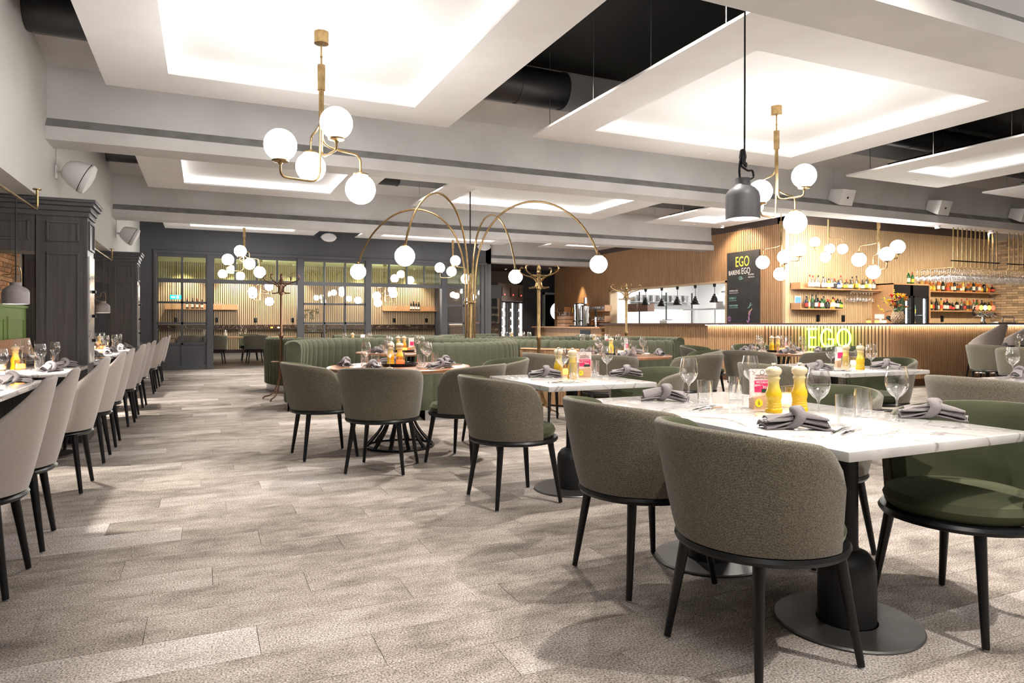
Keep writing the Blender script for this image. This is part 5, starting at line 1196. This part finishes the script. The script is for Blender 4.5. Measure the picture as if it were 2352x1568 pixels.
# ================================================================== COFFEE STATION
t = thing('coffee_counter', 'low oak counter of the coffee station', 'counter', (0, 0, 0))
MB().box(10.35, XK - .03, 16.6, 20.9, 0, 1.0).build('carcass', m_oak, t, False); MB().box(10.25, XK - .03, 16.55, 20.95, 1.0, 1.04).build('worktop', m_oakflat, t, False)
MB().box(10.34, 10.36, 17.2, 17.8, .45, .95).build('opening', m_blk, t, False)
q = at_x(1338, 742, 10.95); t = thing('coffee_urn', 'twin polished coffee urn on the coffee station', 'coffee urn', (q.x, q.y, 1.04))
for s, r, h in ((-.20, .17, .60), (.16, .2, .68)): MB().lathe([(0, 0), (r, 0), (r, h * .75), (r + .01, h * .76), (r + .01, h), (r - .03, h + .03), (0, h + .03)], 28, (0, s, .04)).build('tank', m_chrome, t)
MB().box(-.25, .25, -.45, .45, 0, .04).build('base', m_blk, t, False); MB().lathe([(0, 0), (.06, 0), (.06, .2), (0, .2)], 14, (0, -.2, .72)).build('chimney', m_metal, t); MB().box(-.185, -.18, .30, .34, .45, .60).build('gauge', m_yel, t, False)
for s in (-.2, .16): MB().cyl((-.17, s, .2), (-.26, s, .16), .02, seg=8).build('spigot', m_blk, t)
for k, (x, lb) in enumerate(((1298, 'wooden crate of cutlery left of the coffee urn'),)):
    q = at_x(x, 742, 10.8); t = thing('crate', lb, 'crate', (q.x, q.y, 1.04))
    for z in (0, .12, .24): MB().box(-.16, .16, -.26, .26, z, z + .10).build('plank', m_blockw, t, False)
    for i in range(14): MB().tube([(random.uniform(-.1, .1), -.22 + i * .033, .2), (random.uniform(-.15, .15), -.22 + i * .033, random.uniform(.42, .5))], .008, 6).build('cutlery', m_metal, t)
q = at_x(1396, 742, 11.0); t = thing('beer_tap', 'small black-handled beer tap at the coffee station', 'beer tap', (10.7, at_x(1368, 742, 10.7).y, 1.04)); MB().lathe([(0, 0), (.05, 0), (.03, .03), (.03, .3), (0, .32)], 14).build('column', m_chrome, t); MB().cyl((0, 0, .25), (-.12, .02, .2), .014, seg=8).build('spout', m_chrome, t); MB().cyl((0, -.03, .3), (-.02, -.03, .52), .025, seg=8).build('handle', m_blk, t)
def wshelf(x0, x1, ypx, lb, n):
    a, b = at_x(x0, ypx, XK - .1), at_x(x1, ypx, XK - .1); z = (a.z + b.z) / 2; t = thing('wall_shelf', lb, 'shelf', (XK - .03, (a.y + b.y) / 2, z)); L = abs(a.y - b.y) / 2
    MB().box(-.26, 0, -L, L, -.03, 0).build('board', m_oakflat, t, False); MB().box(-.26, 0, -L, -L + .03, 0, .16).build('cheek', m_oakflat, t, False)
    for i in range(n): tag(place(ME['tumbler'], 'tumbler', None, (XK - .2 + (i % 2) * .1, (a.y + b.y) / 2 - L + .12 + (i // 2) * (2 * L - .24) / max(1, n // 2 - 1), z)), 'tumbler on the ' + lb, 'glass', 'glasses on ' + lb)
wshelf(1283, 1307, 716, 'small oak shelf left of the coffee urn', 4); wshelf(1358, 1401, 713, 'upper oak glass shelf right of the coffee urn', 18); wshelf(1364, 1401, 737, 'lower oak glass shelf right of the coffee urn', 16)

# ================================================================== WINE FRIDGES, BACK ROOM
a, b = at_t(1147, 742, 21.2), at_t(1204, 742, 22.7); d = (b - a); L = d.length; an = math.atan2(d.y, d.x)
t = thing('wine_cabinet', 'tall steel wine cabinet with three lit glass doors', 'wine fridge', (a.x, a.y, 0), an)
MB().box(0, L, .05, .7, 0, .25).box(0, L, .05, .7, 1.88, 2.42).box(0, L, .6, .7, .25, 1.88).box(0, .05, .05, .7, .25, 1.88).box(L - .05, L, .05, .7, .25, 1.88).build('body', M('bronze_steel', (.20, .17, .155), .35, .5), t, False)
for k in range(3):
    x0, x1 = L * k / 3 + .03, L * (k + 1) / 3 - .03; dr = MB().box(x0, x0 + .04, 0, .05, .25, 1.85).box(x1 - .04, x1, 0, .05, .25, 1.85).box(x0, x1, 0, .05, 1.81, 1.85).box(x0, x1, 0, .05, .25, .29).build('door', m_blk, t, False)
    MB().box(x0 + .04, x1 - .04, .02, .026, .29, 1.81).build('pane', m_pane, dr, False); MB().box(x1 - .09, x1 - .06, .08, .1, .3, 1.8).build('led_bar', EM('cabinet_led', (.95, .97, 1), 9), t, False)
    MB().box(x0 + .2, x0 + .26, .044, .05, 2.0, 2.3).build('vent', m_blk, t, False); MB().box(x0 + .4, x0 + .44, .044, .05, 2.05, 2.09).build('indicator', EM('red_led', (1, .05, .05), 3), t, False)
    for z in (.45, .72, .99, 1.26, 1.53): MB().box(x0 + .04, x1 - .04, .1, .6, z, z + .015).build('rack', m_metal, t, False)
    MB().box(x0, x1, .585, .598, .26, 1.87).build('liner', m_kwhite, t, False); wb_ = MB()
    for z in (.45, .72, .99, 1.26, 1.53):
        for i in range(5): wb_.cyl((x0 + .1 + i * (x1 - x0 - .2) / 4, .12, z + .06), (x0 + .1 + i * (x1 - x0 - .2) / 4, .5, z + .06), .04, seg=8)
    wb_.build('stored_bottles', bm['dark'], t, kind='stuff')
q = at_t(1135, 742, 20.3); q.x += .08; t = thing('wine_cabinet', 'narrow glass wine cabinet beside the end of the charcoal wall', 'wine fridge', (q.x, q.y + .1, 0), R(0)); t.scale = (.6, 1, 1); MB().box(-.25, .35, .5, .55, 0, 2.3).box(-.25, .35, 0, .5, 1.9, 2.3).box(-.25, -.2, 0, .5, 0, 1.9).box(.3, .35, 0, .5, 0, 1.9).build('body', m_blk, t, False); MB().box(-.2, .3, .02, .026, 0, 1.9).build('pane', m_pane, t, False)
wb_ = MB(); [wb_.cyl((-.12 + i * .11, .08, .3 + j * .22), (-.12 + i * .11, .42, .33 + j * .22), .04, seg=8) for i in range(4) for j in range(7)]; wb_.build('stored_bottles', bm['clear'], t, kind='stuff'); MB().box(-.19, -.17, .06, .09, .1, 1.85).build('led_bar', EM('cabinet_led2', (.95, .97, 1), 9), t, False)
def bshelf(x0, x1, ypx, lb, bx, gx):
    a, b = at_y(x0, ypx, YQ - .14), at_y(x1, ypx, YQ - .14); z = 1.60; t = thing('wall_shelf', lb + ' of oak', 'shelf', (a.x, YQ - .03, z)); L = b.x - a.x
    MB().box(0, L, -.24, 0, -.03, 0).box(0, L, -.02, 0, 0, .15).build('board', m_oakflat, t, False)
    for i, x in enumerate(bx): q = at_y(x, ypx, YQ - .15); bottle_thing('wine', 'dark', 0, 0 if i % 2 else 2, (q.x, YQ - .15, z), 'dark wine bottle on the ' + lb, 'wine bottles on the ' + lb)
    for x in gx: q = at_y(x, ypx, YQ - .15); tag(place(ME['wine_glass'], 'wine_glass', None, (q.x, YQ - .15, z)), 'wine glass on the ' + lb, 'wine glass', 'glasses on the ' + lb)
bshelf(378, 546, 712, 'left back-room shelf', (430, 442, 453, 464), (495, 503, 511)); bshelf(879, 1011, 715, 'right back-room shelf', (944, 950, 956, 962), (910, 918, 926))
for x, k in ((517, 'clear'),): q = at_t(x, 742, 19.6); bottle_thing('square', 'clear', 0, 0, (q.x, 21.3, .75), 'clear water bottle on the back-room table', 'x')
for x in (552, 564, 470): q = at_y(x, 742, 21.35); wine((q.x, 21.35, .75), 'wine glass on the back-room table', 'back-room wine glasses')
for x, m_, lb in ((624, m_amber, 'green candle jar on the back-room ledge'), (640, m_wax, 'glowing candle on the back-room ledge')): q = at_y(x, 742, YQ - .15); candle((q.x, YQ - .15, .98), lb, m_)
q = at_y(717, 742, 20.2); t = thing('flower_vase', 'glass vase of cream flowers behind the middle glazed panel', 'vase', (q.x, 20.2, .9)); MB().lathe([(0, 0), (.1, 0), (.13, .15), (.1, .25), (.12, .27)], 20).build('vase', m_glass, t)
fc = M('cream_petal', (.6, .52, .32), .7)
for i in range(18): a_ = rf.uniform(0, 6.28); q_ = rf.uniform(0, .25); flower((q_ * math.cos(a_), q_ * math.sin(a_), .38 + rf.uniform(0, .25)), rf.uniform(.06, .09), fc)
t = thing('side_table', 'dark side table carrying the vase of cream flowers', 'table', (q.x, 20.2, 0)); MB().box(-.35, .35, -.3, .3, .86, .9).build('top', m_darkwood, t, bevel=.004)
for x in (-.3, .3):
    for y in (-.25, .25): MB().cyl((x, y, 0), (x, y, .86), .02, seg=8).build('leg', m_blk, t)
q = at_y(404, 682, YQ - .3); t = thing('exit_sign', 'lit green emergency exit sign in the back room', 'exit sign', (q.x, YQ - .3, q.z)); MB().box(-.16, .16, -.02, .02, -.06, .06).build('panel', EM('exit_green', (.0, .55, .50), 2.0), t, False)
MB().box(-.12, -.02, -.024, -.02, -.02, .02).box(.02, .09, -.024, -.02, -.035, .035).build('pictogram', EM('exit_white', (.9, 1, 1), 2), t, False); MB().cyl((0, .0, .06), (0, 0, 3.05 - q.z), .008, seg=6).build('hanger', m_blk, t)
